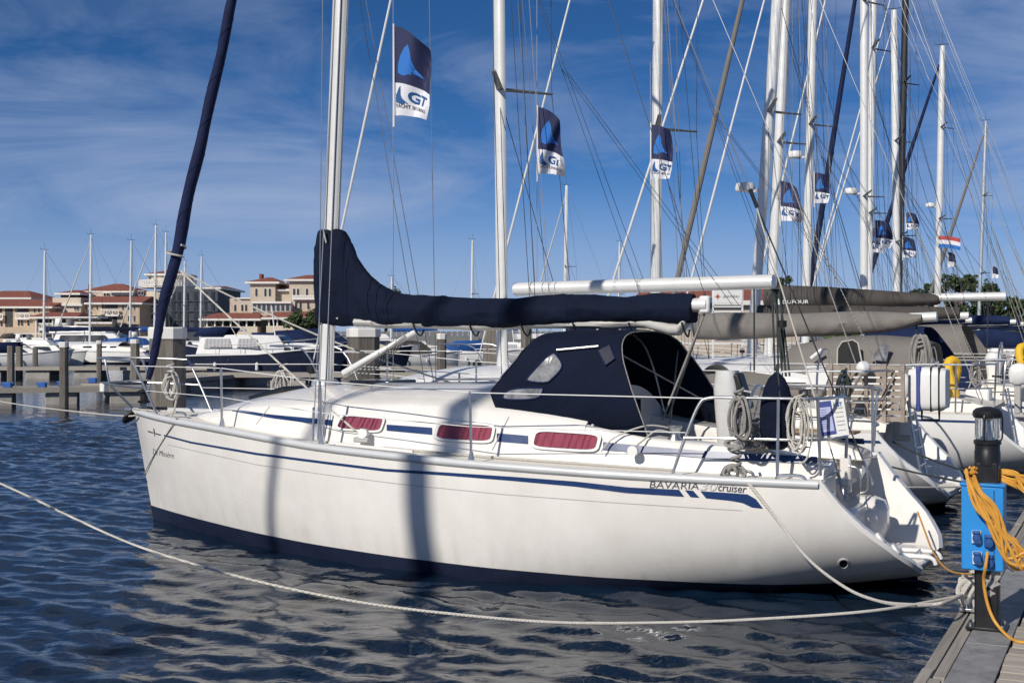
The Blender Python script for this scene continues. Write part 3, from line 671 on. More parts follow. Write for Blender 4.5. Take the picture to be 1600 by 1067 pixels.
part('genoa_sheet', MB().tube(sag(cl, on(562, 679, roof_v, .06), .02), .010, 6), 'rope', Y)
part('genoa_sheet', MB().tube(sag(cl, (4.0, 1.05, 1.42), .12), .010, 6), 'rope', Y)
cw = on(565, 682, roof_v, .10)
part('sheet_car', MB().box((cw.x, cw.y, cw.z-.03), (.16, .05, .05)), 'plastic_grey', Y, bevel=.01)
part('sheet_car_block', MB().lathe([(0, -.02), (.05, -.02), (.05, .02), (0, .02)], cw+Vector((.02, 0, .03)), 12, Matrix.Rotation(R(80), 3, 'X')), 'plastic_white', Y)
for sg in (-1, 1):
    part('genoa_track', MB().bar((3.2, sg*1.27, sm(ZS, 3.2)+.03), (4.2, sg*1.34, sm(ZS, 4.2)+.03), .03, .02), 'plastic_white', Y)
    tr = [(u, sg*(sm(WB, u)+.06), deck_z(u)+.04) for u in (3.8, 4.2, 4.7, 5.2, 5.7, 6.2, 6.6)]
    part('jib_sheet_tail', MB().tube(cr(tr, 5), .011, 7), 'rope', Y)
    # shrouds
    ch = Vector((3.04, sg*1.15, deck_z(3.04)+.03)); tip = m0+md*(6.9-m0.z)+Vector((.42, sg*1.0, .05)); tip2 = m0+md*(10.2-m0.z)+Vector((.42, sg*.8, .05))
    part('shroud', MB().tube([ch, tip, tip2, mt], .0045, 6), 'wire', Y)
    part('shroud', MB().tube([ch+Vector((.06, 0, 0)), m0+md*(6.85-m0.z)], .0045, 6), 'wire', Y)
    part('shroud', MB().tube([ch+Vector((-.06, 0, 0)), m0+md*(6.8-m0.z)+Vector((-.05, 0, 0))], .0045, 6), 'wire', Y)
    for d_ in (-.06, 0, .06):
        e = (tip-ch).normalized(); part('turnbuckle', MB().tube([ch+Vector((d_, 0, 0)), ch+Vector((d_, 0, 0))+e*.14, ch+Vector((d_, 0, 0))+e*.15, ch+Vector((d_, 0, 0))+e*.32], [.014, .014, .009, .009], 7), 'steel', Y)
    part('chainplate', MB().lathe([(.08, 0), (.075, .02), (.03, .03), (0, .035)], (3.04, sg*1.15, deck_z(3.04)+.01), 12), 'plastic_grey', Y)
# backstay with bridle, topping lift, mainsheet
bj, bt2 = bp(1172, 296, 0), bp(1058, 0, 0)
part('backstay', MB().tube([bj, mt], .005, 6), 'wire', Y)
part('backstay_insulator', MB().tube([bj, bj+(bj-bt2).normalized()*.18], .018, 8), 'black', Y)
for sg, q in ((-1, bp(1322, 784, -.6)), (1, bp(1322, 784, -.6))):
    e = Vector((q.x, sg*.6, q.z+.02)); part('backstay_bridle', MB().tube([bj+(bj-bt2).normalized()*.16, e], .007, 6), 'rope' if sg < 0 else 'dark_wire', Y)
    part('bridle_turnbuckle', MB().tube([e, e.lerp(bj, .08)], .014, 7), 'steel', Y)
part('topping_lift', MB().tube([bp(1104, 470, 0), mt-Vector((0, 0, .2))], .004, 5), 'dark_wire', Y)
part('mainsheet', MB().tube([bp(1035, 656, 0), bp(1104, 482, 0)], .011, 7), 'rope_grey', Y)
part('mainsheet', MB().tube([bp(1043, 654, .05), bp(1102, 486, .03)], .009, 7), 'rope_grey', Y)
part('mainsheet_block', MB().lathe([(0, -.02), (.05, -.018), (.05, .018), (0, .02)], bp(1104, 478, 0), 12, Matrix.Rotation(R(90), 3, 'X')), 'black', Y)
# pulpit, stanchions, lifelines, pushpit
tb = .0135
part('pulpit', MB().tube(cr([(.46, -.45, 1.22), (.30, -.46, 1.5), (.12, -.46, 1.79), (.02, -.44, 1.825), (-.4, -.32, 1.84), (-.68, -.16, 1.845), (-.75, 0, 1.845), (-.68, .16, 1.845), (-.4, .32, 1.84), (.02, .44, 1.825), (.12, .46, 1.79), (.30, .46, 1.5), (.46, .45, 1.22)], 7), tb, 9), 'steel', Y)
part('pulpit_bar', MB().tube(cr([(.26, -.46, 1.53), (-.3, -.34, 1.55), (-.6, -.17, 1.56), (-.66, 0, 1.56), (-.6, .17, 1.56), (-.3, .34, 1.55), (.26, .46, 1.53)], 6), tb*.9, 8), 'steel', Y)
for sg in (-1, 1):
    part('pulpit_leg', MB().tube([(-.18, sg*.10, 1.25), (-.35, sg*.33, 1.55), (-.45, sg*.30, 1.84)], tb*.95, 8), 'steel', Y)
    part('pulpit_foot', MB().lathe([(.035, 0), (.03, .02), (.016, .05)], (.46, sg*.45, 1.2), 10), 'steel', Y)
    tops = [(.15, sg*.46, 1.77)]; lows = [(.3, sg*.46, 1.5)]
    for u in (1.75, 3.22, 4.89):
        vv = sg*(hull_v(u, sm(ZS, u))-.1); z = sm(ZS, u)
        part('stanchion', MB().tube([(u, vv, z), (u-.01, vv*1.005, z+.61)], .0125, 8), 'steel', Y)
        part('stanchion_base', MB().lathe([(.035, 0), (.03, .03), (.018, .09), (.016, .1)], (u, vv, z-.005), 9), 'steel', Y)
        tops.append((u-.01, vv*1.005, z+.605)); lows.append((u, vv, z+.31))
    tops.append((6.93, sg*1.3, 1.60)); lows.append((6.78, sg*1.33, 1.32))
    part('lifeline', MB().tube(tops, .0052, 6), 'plastic_white', Y); part('lifeline', MB().tube(lows, .0042, 6), 'plastic_white', Y)
    part('pushpit', MB().tube(cr([(6.66, sg*1.38, .98), (6.75, sg*1.36, 1.25), (6.86, sg*1.32, 1.54), (6.95, sg*1.305, 1.605), (7.2, sg*1.29, 1.61), (7.6, sg*1.24, 1.61), (7.78, sg*1.18, 1.612), (7.88, sg*1.02, 1.612), (7.92, sg*.8, 1.61), (7.93, sg*.68, 1.58), (7.92, sg*.64, 1.5), (7.90, sg*.62, 1.1)], 6), tb, 9), 'steel', Y)
    part('pushpit_bar', MB().tube(cr([(6.75, sg*1.36, 1.28), (7.2, sg*1.31, 1.285), (7.6, sg*1.25, 1.285), (7.8, sg*1.14, 1.285), (7.91, sg*.8, 1.285), (7.91, sg*.64, 1.285)], 5), tb*.8, 8), 'steel', Y)
    part('pushpit_post', MB().tube([(7.5, sg*1.30, .97), (7.5, sg*1.262, 1.61)], tb, 8), 'steel', Y)
    part('pushpit_post', MB().tube([(7.8, sg*1.12, 1.0), (7.79, sg*1.17, 1.61)], tb, 8), 'steel', Y)
    part('mooring_cleat', MB().tube(cr([(7.08, sg*1.42, 1.0), (7.12, sg*1.42, 1.035), (7.3, sg*1.40, 1.035), (7.34, sg*1.40, 1.0)], 4), .014, 7), 'steel', Y)
    part('bow_cleat', MB().tube(cr([(.62, sg*.42, 1.24), (.66, sg*.42, 1.27), (.82, sg*.46, 1.27), (.86, sg*.47, 1.24)], 4), .013, 7), 'steel', Y)
    part('winch', MB().lathe([(.07, 0), (.068, .02), (.045, .05), (.045, .09), (.062, .12), (.06, .14), (0, .145)], (6.5, sg*.85, 1.2), 14), 'steel', Y)
    part('sheet_block', MB().lathe([(0, -.02), (.045, -.018), (.045, .018), (0, .02)], (6.25, sg*1.2, 1.14), 12, Matrix.Rotation(R(90), 3, 'X')), 'plastic_white', Y)
part('anchor', MB().loft([[(u, -.02+w*cos(q), z+h*sin(q)) for q in [k*pi/5 for k in range(10)]] for u, w, h, z in ((-.44, .01, .02, 1.12), (-.40, .06, .05, 1.14), (-.33, .09, .06, 1.18), (-.26, .05, .04, 1.24), (-.05, .02, .02, 1.275), (.2, .02, .02, 1.28))]), 'black_paint', Y)
part('bow_roller', MB().box((-.26, .03, 1.26), (.3, .14, .05)), 'steel', Y, bevel=.01)
part('bow_light', MB().box((-.70, -.05, 1.5), (.07, .08, .1)), 'plastic_white', Y, bevel=.01)
part('winch_tail', MB().tube(cr([(6.25, -1.2, 1.16), (6.3, -1.1, 1.22), (6.38, -.98, 1.3), (6.48, -.9, 1.28)], 6), .008, 6), 'rope', Y)
part('winch_tail', MB().tube(cr([(6.5, -.8, 1.3), (6.3, -.98, 1.34), (6.05, -1.1, 1.24), (5.95, -1.17, 1.12)], 6), .008, 6), 'rope', Y)
# steering pedestal
pc = bp(1145, 640, 0)
rr = []
for i in range(9):
    k = i/8; z = lerp(.5, 1.79, k); w = itp([(0, .17), (.5, .135), (.75, .14), (.93, .14), (1, .115)], k); dd = itp([(0, .2), (.5, .10), (.75, .115), (.93, .12), (1, .095)], k); uo = pc.x-.05*k
    rr.append([(uo+dd*math.copysign(abs(cos(q))**.6, cos(q)), w*math.copysign(abs(sin(q))**.6, sin(q)), z) for q in [2*pi*j/18 for j in range(18)]])
PD = part('steering_pedestal', MB().loft(rr), 'plastic_grey2', Y)
part('instrument_face', MB().box((pc.x+.085, -.0, 1.60), (.09, .2, .34), M=Matrix.Rotation(R(-18), 3, 'Y')), 'black', PD, bevel=.02)
part('engine_lever', MB().tube([(pc.x+.02, -.15, 1.5), (pc.x+.14, -.19, 1.62), (pc.x+.24, -.19, 1.60)], .012, 7), 'steel', PD)
WH = part('steering_wheel', MB().tube([(pc.x+.24+.03*0, .38*cos(q), 1.28+.38*sin(q)) for q in [k*pi/20 for k in range(40)]], .014, 7, closed=True), 'steel', Y)
for k in range(5):
    q = k*2*pi/5; part('spoke', MB().tube([(pc.x+.17, 0, 1.28), (pc.x+.24, .38*cos(q), 1.28+.38*sin(q))], .008, 6), 'steel', WH)
# sprayhood
def hood(s, t):
    th = pi*t
    B = [(4.86, 1.42), (5.0, 1.385), (5.3, 1.33), (5.7, 1.28), (6.05, 1.235), (6.33, 1.19)]; T_ = [(4.72, 1.665), (5.12, 2.13), (5.32, 2.15), (5.60, 2.155), (5.78, 2.155), (5.95, 2.145)]
    x = s*5; i = min(4, int(x)); k = x-i
    far_ = max(0, (t-.6)/.4)*.2*s*s
    bu, bz_ = lerp(B[i][0], B[i+1][0], k)+far_, lerp(B[i][1], B[i+1][1], k); tu, tz = lerp(T_[i][0], T_[i+1][0], k), lerp(T_[i][1], T_[i+1][1], k)
    cs, sn = cos(th), sin(th); e = .29; sv = abs(sn)**e
    w = lerp(.98, .99, s); v = -w*math.copysign(abs(cs)**.62, cs); v *= lerp(1, .93, sv)
    nz = .010*MN.noise(Vector((bu*3, v*3, sv*3)))+.006*MN.noise(Vector((bu*9, v*6, sv*8)))
    return Vector((lerp(bu, tu, sv), v+nz, lerp(bz_, tz, sv)+nz))
rr = [[hood(i/30, k/40) for k in range(41)] for i in range(31)]
HD = part('sprayhood', MB().loft(rr, closed=False), 'navy_canvas', Y, solid=.008)
part('hood_edge', MB().tube([hood(1, k/40) for k in range(41)], .006, 6), 'rope_grey', HD)
part('hood_frame', MB().tube([Vector((hood(.62, k/30).x, hood(.62, k/30).y*.94, hood(.62, k/30).z-.03)) for k in range(31)], .012, 7), 'steel', HD)
a, b_ = hood(1, .12), hood(1, .55); part('hood_strap', MB().tube([Vector((5.95, .86, 1.95)), Vector((6.2, -.1, 1.3))], .007, 6), 'rope_grey', HD)
part('hood_strap', MB().tube([Vector((5.95, -.75, 1.95)), Vector((6.2, .75, 1.5))], .007, 6), 'rope_grey', HD)
for t0_, t1_ in ((.13, .34), (.37, .63), (.66, .87)):
    part('windscreen_pane', MB().loft([[hood(lerp(.035, .165, i/6), lerp(t0_, t1_, k/8))+Vector((-.012, 0, .012)) for k in range(9)] for i in range(7)], closed=False), 'vinyl', HD)
def hood_on(x, y, off=.012):
    v = -.9
    for it in range(40):
        p = bp(x, y, v); z = p.z
        best = None
        # side of the hood near this u: invert sv from height, scan s
        lo = None
        for s in [j/40 for j in range(41)]:
            B_ = hood(s, .0); Tt = hood(s, .5)
            sv = (z-B_.z)/(Tt.z-B_.z)
            if 0 <= sv <= 1:
                sn = sv**(1/.29); q = hood(s, math.asin(min(1, sn))/pi); dd = abs(q.x-p.x)
                if best is None or dd < best[0]: best = (dd, q.y)
        if best is None: break
        v = lerp(v, best[1]-off, .6)
    return bp(x, y, v)
def hood_patch(name, poly, m, off=.012):
    b = MB(); n = len(poly); cx_, cy_ = sum(p[0] for p in poly)/n, sum(p[1] for p in poly)/n
    rr = []
    if len(poly) > 4: poly = [(q_.x, q_.y) for q_ in cr([(x, y, 0) for x, y in poly], 4, True)]
    for k in (1, .66, .33, .02): rr.append([hood_on(lerp(cx_, x, k), lerp(cy_, y, k), off) for x, y in poly])
    b.loft(rr, cap=True); o_ = part(name, b, m, HD)
    part('patch_piping', MB().tube(rr[0], .007, 6, closed=True), 'navy_canvas_b', o_)
hood_patch('hood_window', [(824, 594), (828, 586), (850, 562), (862, 553), (868, 554), (877, 567), (876, 577), (862, 592), (854, 597), (838, 597)], 'vinyl')
hood_patch('hood_window', [(786, 619), (800, 608), (842, 606), (848, 609), (838, 622), (796, 624)], 'vinyl')
hood_patch('rolled_flap', [(934, 547), (952, 538), (961, 560), (946, 571)], 'flap_grey', .02)
a, b_ = hood_on(870, 547, .03), hood_on(935, 541, .03); part('hood_handle', MB().tube([a, b_], .012, 8), 'steel', HD)
for x in (795, 831, 877, 926): 
    p = hood_on(x, itp([(795, 646), (831, 651), (877, 656), (926, 664)], x), .004); part('stud', MB().lathe([(0, .01), (.012, .006), (.012, -.004), (0, -.006)], p, 8), 'plastic_white', HD)
# loose things aboard
cc = bp(268, 577, -.46); o = coil_mesh((0, 0, 0), .17, .30, 7, .011, .2, (1, 0, 0), 3).build('rope_coil', 'rope', None); o.location = W(cc.x, -.48, cc.z-.02); o.rotation_euler = (0, 0, -A); tag(o, 'grey rope coil tied to the bow rail of the large yacht', 'rope')
cc = bp(441, 580, 1.2); o = coil_mesh((0, 0, 0), .20, .28, 8, .010, 0, (1, 0, 0), 5).build('rope_coil', 'rope', None); o.location = W(cc.x, 1.22, cc.z); o.rotation_euler = (0, 0, -A); tag(o, 'loose rope coil hanging on the far guardrail beside the mast', 'rope')
o = coil_mesh((0, 0, 0), .15, .34, 7, .012, 0, (1, 0, 0), 8, .06).build('rope_coil', 'rope_grey', None); o.location = W(7.2, -1.33, 1.62); o.rotation_euler = (0, 0, -A); tag(o, 'thick grey rope coil slung over the stern rail by the pedestal', 'rope')
o = coil_mesh((0, 0, 0), .15, .42, 10, .008, .1, (1, 0, 0), 12, .05).build('rope_coil', 'rope', None); o.location = W(7.66, -1.22, 1.62); o.rotation_euler = (0, 0, -A); tag(o, 'tangled thin rope coil between the navy fender and the sales board', 'rope')
ln = coil_mesh((0, 0, 0), .3, .1, 5, .014, 0, (1, 0, 0), 14, .08).build('rope_pile', 'rope_grey', None); ln.location = W(7.2, -1.0, 1.27); ln.rotation_euler = (0, 0, -A); tag(ln, 'small heap of rope lying on the cockpit coaming', 'rope')
fd = row_thing('fender', 'tall navy covered fender standing upright inside the stern rail', 'fender', 7.45, -1.12, 1.19)
part('fender_body', MB().lathe([(0, 0), (.06, .005), (.11, .05), (.132, .14), (.136, .28), (.125, .40), (.10, .50), (.065, .575), (.03, .61), (.02, .62)], (0, 0, 0), 20), 'navy_canvas', fd)
part('lanyard', MB().tube(cr([(0, 0, .6), (.01, -.02, .68), (.05, -.1, .44), (.05, -.13, .42)], 6), .008, 6), 'rope_dark', fd)
# sales board at the stern
P0, P1, P2, P3 = bp(1272, 625, -.95), bp(1318, 622, -.95), bp(1327, 679, -.95), bp(1283, 685, -.95)
sb = row_thing('sales_board', 'white and blue yacht sales board tied to the stern rail', 'sign', P3.x, -.95, P3.z)
def sbp(s, t, off=0): 
    p = P0.lerp(P1, s).lerp(P3.lerp(P2, s), t); return Vector((p.x-P3.x, -off, p.z-P3.z))
part('board', MB().prism([sbp(0, 0), sbp(1, 0), sbp(1, 1), sbp(0, 1)], (0, .012, 0)), 'plastic_white', sb)
part('blue_panel', MB().prism([sbp(.06, .06, .003), sbp(.56, .04, .003), sbp(.58, .93, .003), sbp(.06, .95, .003)], (0, .002, 0)), 'panel_blue', sb)
part('paper', MB().prism([sbp(.10, .21, .005), sbp(.51, .2, .005), sbp(.52, .84, .005), sbp(.10, .85, .005)], (0, .0015, 0)), 'panel_paper', sb)
fin = [(0, 0), (.55, 0), (.38, .3), (.42, 1.0), (.15, .6), (0, .2)]
part('emblem', MB().prism([sbp(.62+.1*x, .2-.13*y, .004) for x, y in fin], (0, .0015, 0)), 'logo_blue', sb)
put_text('lettering', 'GT', lambda x, y: sbp(.72+.2*x, .2-.10*y, .005), 'logo_blue', sb, bold=.03)
put_text('lettering', 'YACHT BROKERS', lambda x, y: sbp(.63+.3*x, .27-.035*y, .005), 'text_dark', sb)
for k, t in enumerate((.36, .48, .6, .7, .84)): part('print_line', MB().prism([sbp(.64, t, .004), sbp(.92, t-.006, .004), sbp(.92, t+.012, .004), sbp(.64, t+.018, .004)], (0, .001, 0)), 'text_grey', sb, smooth=False)
for k in range(9): part('print_line', MB().prism([sbp(.13, .27+k*.06, .0062), sbp(.13+.3*random.uniform(.4, 1), .27+k*.06, .0062), sbp(.13+.25, .282+k*.06, .0062), sbp(.13, .282+k*.06, .0062)], (0, .001, 0)), 'panel_blue', sb, smooth=False)

# ------------------------------------------------------------------ other sailing yachts of the row
SHARED = {}
def hood_rings(n=12, m=16): return [[hood(i/n, k/m) for k in range(m+1)] for i in range(n+1)]
HRG = hood_rings()
def cover_loft(a, b, h0, h1, w, seed=0, n=24):
    rings = []; a, b = Vector(a), Vector(b)
    for i in range(n+1):
        k = i/n; c = a.lerp(b, k); h = lerp(h0, h1, k)*(1+.2*MN.noise(Vector((k*5, seed, 1)))); r = []
        for j in range(14):
            q = 2*pi*j/14; nz = 1+.12*MN.noise(Vector((k*9, q*1.2, seed+3)))
            r.append((c.x, c.y+w*sin(q)*nz*(1-.3*max(0, cos(q))), c.z+h*.5*cos(q)*nz))
        rings.append(r)
    return MB().loft(rings)
def gen_yacht(label, v0, mpx, mtop, ku=1.05, kb=1.05, kz=1.02, u0=None, z_top=13.5, mcol='white_alu', boom=None, cover=None, hoodm=None, gen=None, spr=(), full=True, stripe='navy_paint', rw=.1, world=None, dome=None, name='sailing_yacht', hullm='gelcoat_b', group=None):
    def loc_off(p): return Vector((p[0]-u0, p[1]-v0, p[2]))
    if world is None:
        a, b = bp(*mpx, v0), bp(*mtop, v0)
        dr = (b-a)/(b.z-a.z); mb = a+dr*(1.5-a.z); um = mb.x
        if u0 is None: u0 = um-3.0*ku
        y = row_thing(name, label, 'sailboat', u0, v0, 0, group); m0_ = loc_off(mb)
    else:
        y = thing(name, label, 'sailboat', world[0], world[1], group); dr = Vector((.015, 0, 1)); m0_ = Vector((3.0*ku, 0, 1.5)); u0 = 0
    T = lambda p: (p[0]*ku, p[1]*kb, p[2]*kz)
    mtp = m0_+dr*(z_top-1.5)
    part('hull', hull_mesh(T), hullm, y)
    part('boot_stripe', hull_band(lambda s: -.05, lambda s: .14, .005, T, n=24), 'boot', y)
    part('sheer_stripe', hull_band(lambda s: lerp(1.05, .84, s**.6), lambda s: lerp(1.08, .87, s**.6), .005, T, n=24), stripe, y)
    b = MB(); rows = []
    for i in range(25):
        u = lerp(-.25, 7.83, i/24); z = sm(ZS, u)-.012; w = max(.005, hull_v(u, sm(ZS, u)))
        rows.append([T((u, t*w, z+.05*(1-t*t)*min(1, w))) for t in (-1, -.6, -.2, .2, .6, 1)])
    part('deck', b.loft(rows, closed=False), 'deck', y)
    part('coachroof', MB().loft([[T(p) for p in r] for r in rf[::3]], closed=False), 'gelcoat_b', y)
    bk = MB(); rr = []
    for i in range(6):
        u = lerp(5.7, 7.9, i/5); w = sm(WB, u); zt = sm(ZT, u); zd = deck_z(u)
        rr.append([T((u, s*w, z)) for s, z in ((-1, zd), (-.93, zt), (.93, zt), (1, zd))])
    part('cockpit', bk.loft(rr, closed=False), 'deck', y)
    if full:
        q_ = MB(); q_.v = [T(p_) for p_ in sc.v]; q_.f = list(sc.f); part('transom_rim', q_, hullm, y)
        part('swim_platform', MB().prism([T(p_) for p_ in ring_pf], (0, 0, -.06)), 'deck', y)
        part('transom', MB().box(T((7.52, 0, .70)), (.06, 2.0*kb, .58)), hullm, y, bevel=.03)
    else: part('transom', MB().quad(*[T((itp(UE, z)-.05, sgn*hull_v(itp(UE, z), z), z)) for sgn, z in ((-1, .9), (-1, .5), (-1, .25), (1, .25), (1, .5), (1, .9))]), 'gelcoat_b', y, smooth=False)
    for (ua, ub) in ((3.1, 3.8), (4.3, 4.95), (5.2, 5.7)):
        for sg in (-1, 1):
            part('window', MB().prism([T((u, sg*(roof_v(u, z)+.012), z)) for u, z in ((ua, 1.33), (ub, 1.33), (ub-.05, 1.2), (ua-.08, 1.2))], (0, -sg*.01, 0)), 'dark_glass', y, smooth=False)
    MA = part('mast', MB().tube([m0_, m0_.lerp(mtp, .9), mtp], [rw*.85, rw*.85, rw*.65], 12, el=(1, .66)), mcol, y)
    for zz in (spr or (6.4, 9.8)):
        for sg in (-1, 1):
            r0 = m0_+dr*(zz-1.5); part('spreader', MB().tube([r0, r0+Vector((.38, sg*.95, .06))], [.055, .032], 7, el=(1, .5)), 'dark_alu' if mcol == 'dark_alu' else 'spar_shaded', MA)
    part('masthead_gear', MB().tube([mtp, mtp+Vector((-.02, 0, .55))], .008, 5).tube([mtp+Vector((-.3, 0, .06)), mtp+Vector((.25, 0, .05))], .012, 5).tube([mtp+Vector((-.3, 0, .06)), mtp+Vector((-.34, 0, .22))], .01, 5), 'black', MA)
    bowp = Vector(T((-.12, 0, 1.3)))
    hz = m0_+dr*(z_top-1.9)
    if gen:
        gm, gr = gen; P = [bowp.lerp(hz, .03+.94*i/24) for i in range(25)]
        part('furled_headsail', MB().tube(P, [gr*itp([(0, .5), (.06, 1), (.3, 1.1), (.7, .8), (1, .45)], i/24) for i in range(25)], 9), gm, y)
        part('furler_drum', MB().lathe([(.03, -.1), (.08, -.08), (.08, .0), (.03, .05)], bowp.lerp(hz, .02), 10), 'black', y)
    part('forestay', MB().tube([bowp, hz], .007, 5), 'wire', y)
    for sg in (-1, 1):
        ch = Vector(T((3.5, sg*1.22, 1.08))); pr = [ch]
        for zz in (spr or (6.4, 9.8)): pr.append(m0_+dr*(zz-1.5)+Vector((.38, sg*.95, .06)))
        part('shroud', MB().tube(pr+[mtp], .0055, 5), 'dark_wire', y)
        part('shroud', MB().tube([ch+Vector((.1, 0, 0)), m0_+dr*((spr or (6.4,))[0]-1.6)], .0055, 5), 'dark_wire', y)
    rn_ = random.Random(int(v0*7)+3)
    for q_ in range(5 if full else 3):
        h_ = rn_.uniform(.5, .98); part('halyard', MB().tube([m0_.lerp(mtp, h_)+Vector((.1, rn_.uniform(-.06, .06), 0)), Vector(T((rn_.uniform(3.1, 3.9), rn_.choice((-1, 1))*rn_.uniform(.15, 1.2), 1.25)))], .005, 5), rn_.choice(('rope_grey', 'dark_wire', 'wire')), y)
    for sg in (-1, 1):
        q0 = m0_.lerp(mtp, .55); part('lazy_jack', MB().tube([q0, m0_+Vector((2.2, sg*.18, 1.0))], .004, 5), 'dark_wire', y); part('lazy_jack', MB().tube([q0.lerp(m0_+Vector((2.2, sg*.18, 1.0)), .45), m0_+Vector((3.4, sg*.16, 1.0))], .004, 5), 'dark_wire', y)
    bs = Vector(T((7.8, 0, 1.0)))
    sp_ = bs.lerp(mtp, .22)
    part('backstay', MB().tube([sp_, mtp], .006, 5), 'wire', y)
    for sg in (-1, 1): part('backstay_bridle', MB().tube([Vector(T((7.8, sg*.8, .95))), sp_], .007, 5), 'rope_grey', y)
    if boom:
        ba, bb, br, bm_ = boom; ba, bb = loc_off(ba), loc_off(bb)
        BM = part('boom', MB().tube([ba, bb], br, 12, el=(.9, 1.15)), bm_, y)
        if cover: 
            cm, k0, k1, h0, h1, w = cover
            part('sail_cover', cover_loft(ba.lerp(bb, k0)+Vector((0, 0, br*.4)), ba.lerp(bb, k1)+Vector((0, 0, br*.3)), h0, h1, w, v0), cm, y)
        part('mainsheet', MB().tube([ba.lerp(bb, .93), Vector((ba.lerp(bb, .9).x+.1, .05, 1.2))], .012, 6), 'rope_dark', y)
    elif cover:
        ba, bb = m0_+Vector((.15, 0, .9)), m0_+Vector((4.0, 0, .95))
        part('boom', MB().tube([ba, bb], .07, 10), mcol, y); part('sail_cover', cover_loft(ba+Vector((0, 0, .08)), bb-Vector((.15, 0, -.05)), .42, .22, .14, v0), cover[0], y)
        part('topping_lift', MB().tube([bb, mtp], .005, 5), 'dark_wire', y)
    if hoodm:
        part('sprayhood', MB().loft([[T(p) for p in r] for r in HRG], closed=False), hoodm, y)
    if full:
        for sg in (-1, 1):
            tops, lows = [T((.15, sg*.46, 1.77))], [T((.3, sg*.46, 1.5))]
            for u in (1.75, 3.22, 4.89):
                vv = sg*(hull_v(u, sm(ZS, u))-.1); z = sm(ZS, u); part('stanchion', MB().tube([T((u, vv, z)), T((u, vv, z+.61))], .0125, 6), 'steel', y); tops.append(T((u, vv, z+.6))); lows.append(T((u, vv, z+.31)))
            tops.append(T((6.93, sg*1.3, 1.6))); lows.append(T((6.78, sg*1.33, 1.32)))
            part('lifeline', MB().tube(tops, .006, 5), 'plastic_white', y); part('lifeline', MB().tube(lows, .005, 5), 'plastic_white', y)
            part('pushpit', MB().tube(cr([T(p) for p in ((6.66, sg*1.38, .98), (6.75, sg*1.36, 1.25), (6.86, sg*1.32, 1.54), (6.95, sg*1.305, 1.605), (7.6, sg*1.24, 1.61), (7.78, sg*1.18, 1.612), (7.92, sg*.8, 1.61), (7.93, sg*.66, 1.56), (7.90, sg*.62, 1.0))], 4), .0145, 7), 'steel', y)
            part('pushpit_bar', MB().tube([T((6.75, sg*1.36, 1.28)), T((7.6, sg*1.25, 1.285)), T((7.91, sg*.8, 1.285))], .011, 6), 'steel', y)
            part('pushpit_post', MB().tube([T((7.5, sg*1.3, .97)), T((7.5, sg*1.262, 1.61))], .0135, 6), 'steel', y)
        part('pulpit', MB().tube(cr([T(p) for p in ((.46, -.45, 1.22), (.12, -.46, 1.79), (-.4, -.32, 1.84), (-.75, 0, 1.845), (-.4, .32, 1.84), (.12, .46, 1.79), (.46, .45, 1.22))], 4), .0145, 7), 'steel', y)
    if dome:
        p = m0_+dr*(dome-1.5); part('radar_dome', MB().lathe([(0, -.02), (.18, -.01), (.2, .05), (.17, .14), (0, .17)], p+Vector((-.36, 0, 0)), 14), 'plastic_white', MA); part('dome_bracket', MB().bar(p, p+Vector((-.3, 0, -.03)), .08, .05), 'alu', MA)
    return y, (lambda p: loc_off(p)), m0_, dr
ROW = 'yachts berthed side by side along the dock'
# second yacht: bare white boom
y2, l2, mm2, dr2 = gen_yacht('white yacht with a bare round white boom berthed behind the navy-covered yacht', 5.0, (785, 585), (780, 0), ku=1.1, kb=1.08, kz=1.05, u0=-1.25, z_top=14.2, boom=(bp(806, 452, 5), bp(1209, 440, 5), .105, 'white_alu'), gen=('white_alu', .02), spr=(5.6, 9), rw=.105)
part('boom_knuckle', MB().box(l2(bp(812, 452, 5)), (.1, .08, .12)), 'black', y2)
# tackle of dark ropes hanging from its boom end
for k in range(7):
    a, b_ = bp(1206+k*2.6, 452, 5+.03*k), bp(1211+(k*5 % 7)*3.4, 588, 5-.2); part('mainsheet_fall', MB().tube(sag(l2(a), l2(b_)+Vector((0, .02*k, 0)), -.05+.03*(k % 4), 8), .013, 6), 'rope_dark', y2)
part('mainsheet_block', MB().lathe([(0, -.05), (.06, -.04), (.06, .04), (0, .05)], l2(bp(1222, 506, 4.8)), 10), 'black', y2)
y3, l3, mm3, dr3 = gen_yacht('white yacht with light grey sail cover and grey cockpit tent', 9.0, (1025, 437), (1028, 0), ku=1.1, kb=1.08, kz=1.05, z_top=14.0, boom=(bp(1050, 512, 9), bp(1464, 495, 9), .085, 'white_alu'), gen=('white_alu', .02), spr=(5.55, 8.8), rw=.105)
rings = []
G3 = ((1086, 491, 530), (1130, 488, 531), (1190, 489, 529), (1240, 490, 526), (1290, 488, 525), (1340, 486, 523), (1385, 487, 519), (1420, 489, 512), (1442, 490, 504))
for x, yt, yb in [(x_, itp([(a_[0], a_[1]) for a_ in G3], x_), itp([(a_[0], a_[2]) for a_ in G3], x_)) for x_ in [lerp(1086, 1442, i_/60) for i_ in range(61)]]:
    a, b_ = l3(bp(x, yt, 9)), l3(bp(x, yb, 9)); r = []
    for j in range(16):
        q = 2*pi*j/16; nz = 1+.2*MN.noise(Vector((a.x*2.3, q, 5)))+.22*max(0, 1-abs(MN.noise(Vector((a.x*3-q*.9, q*.8, 9))))*5)
        r.append((lerp(b_.x, a.x, .5+.5*cos(q)), .17*sin(q)*nz*(1-.3*max(0, cos(q))), lerp(b_.z, a.z, .5+.5*cos(q))))
    rings.append(r)
part('sail_cover', MB().loft(rings), 'grey_canvas', y3, ang=60)
tn = MB(); rings = []
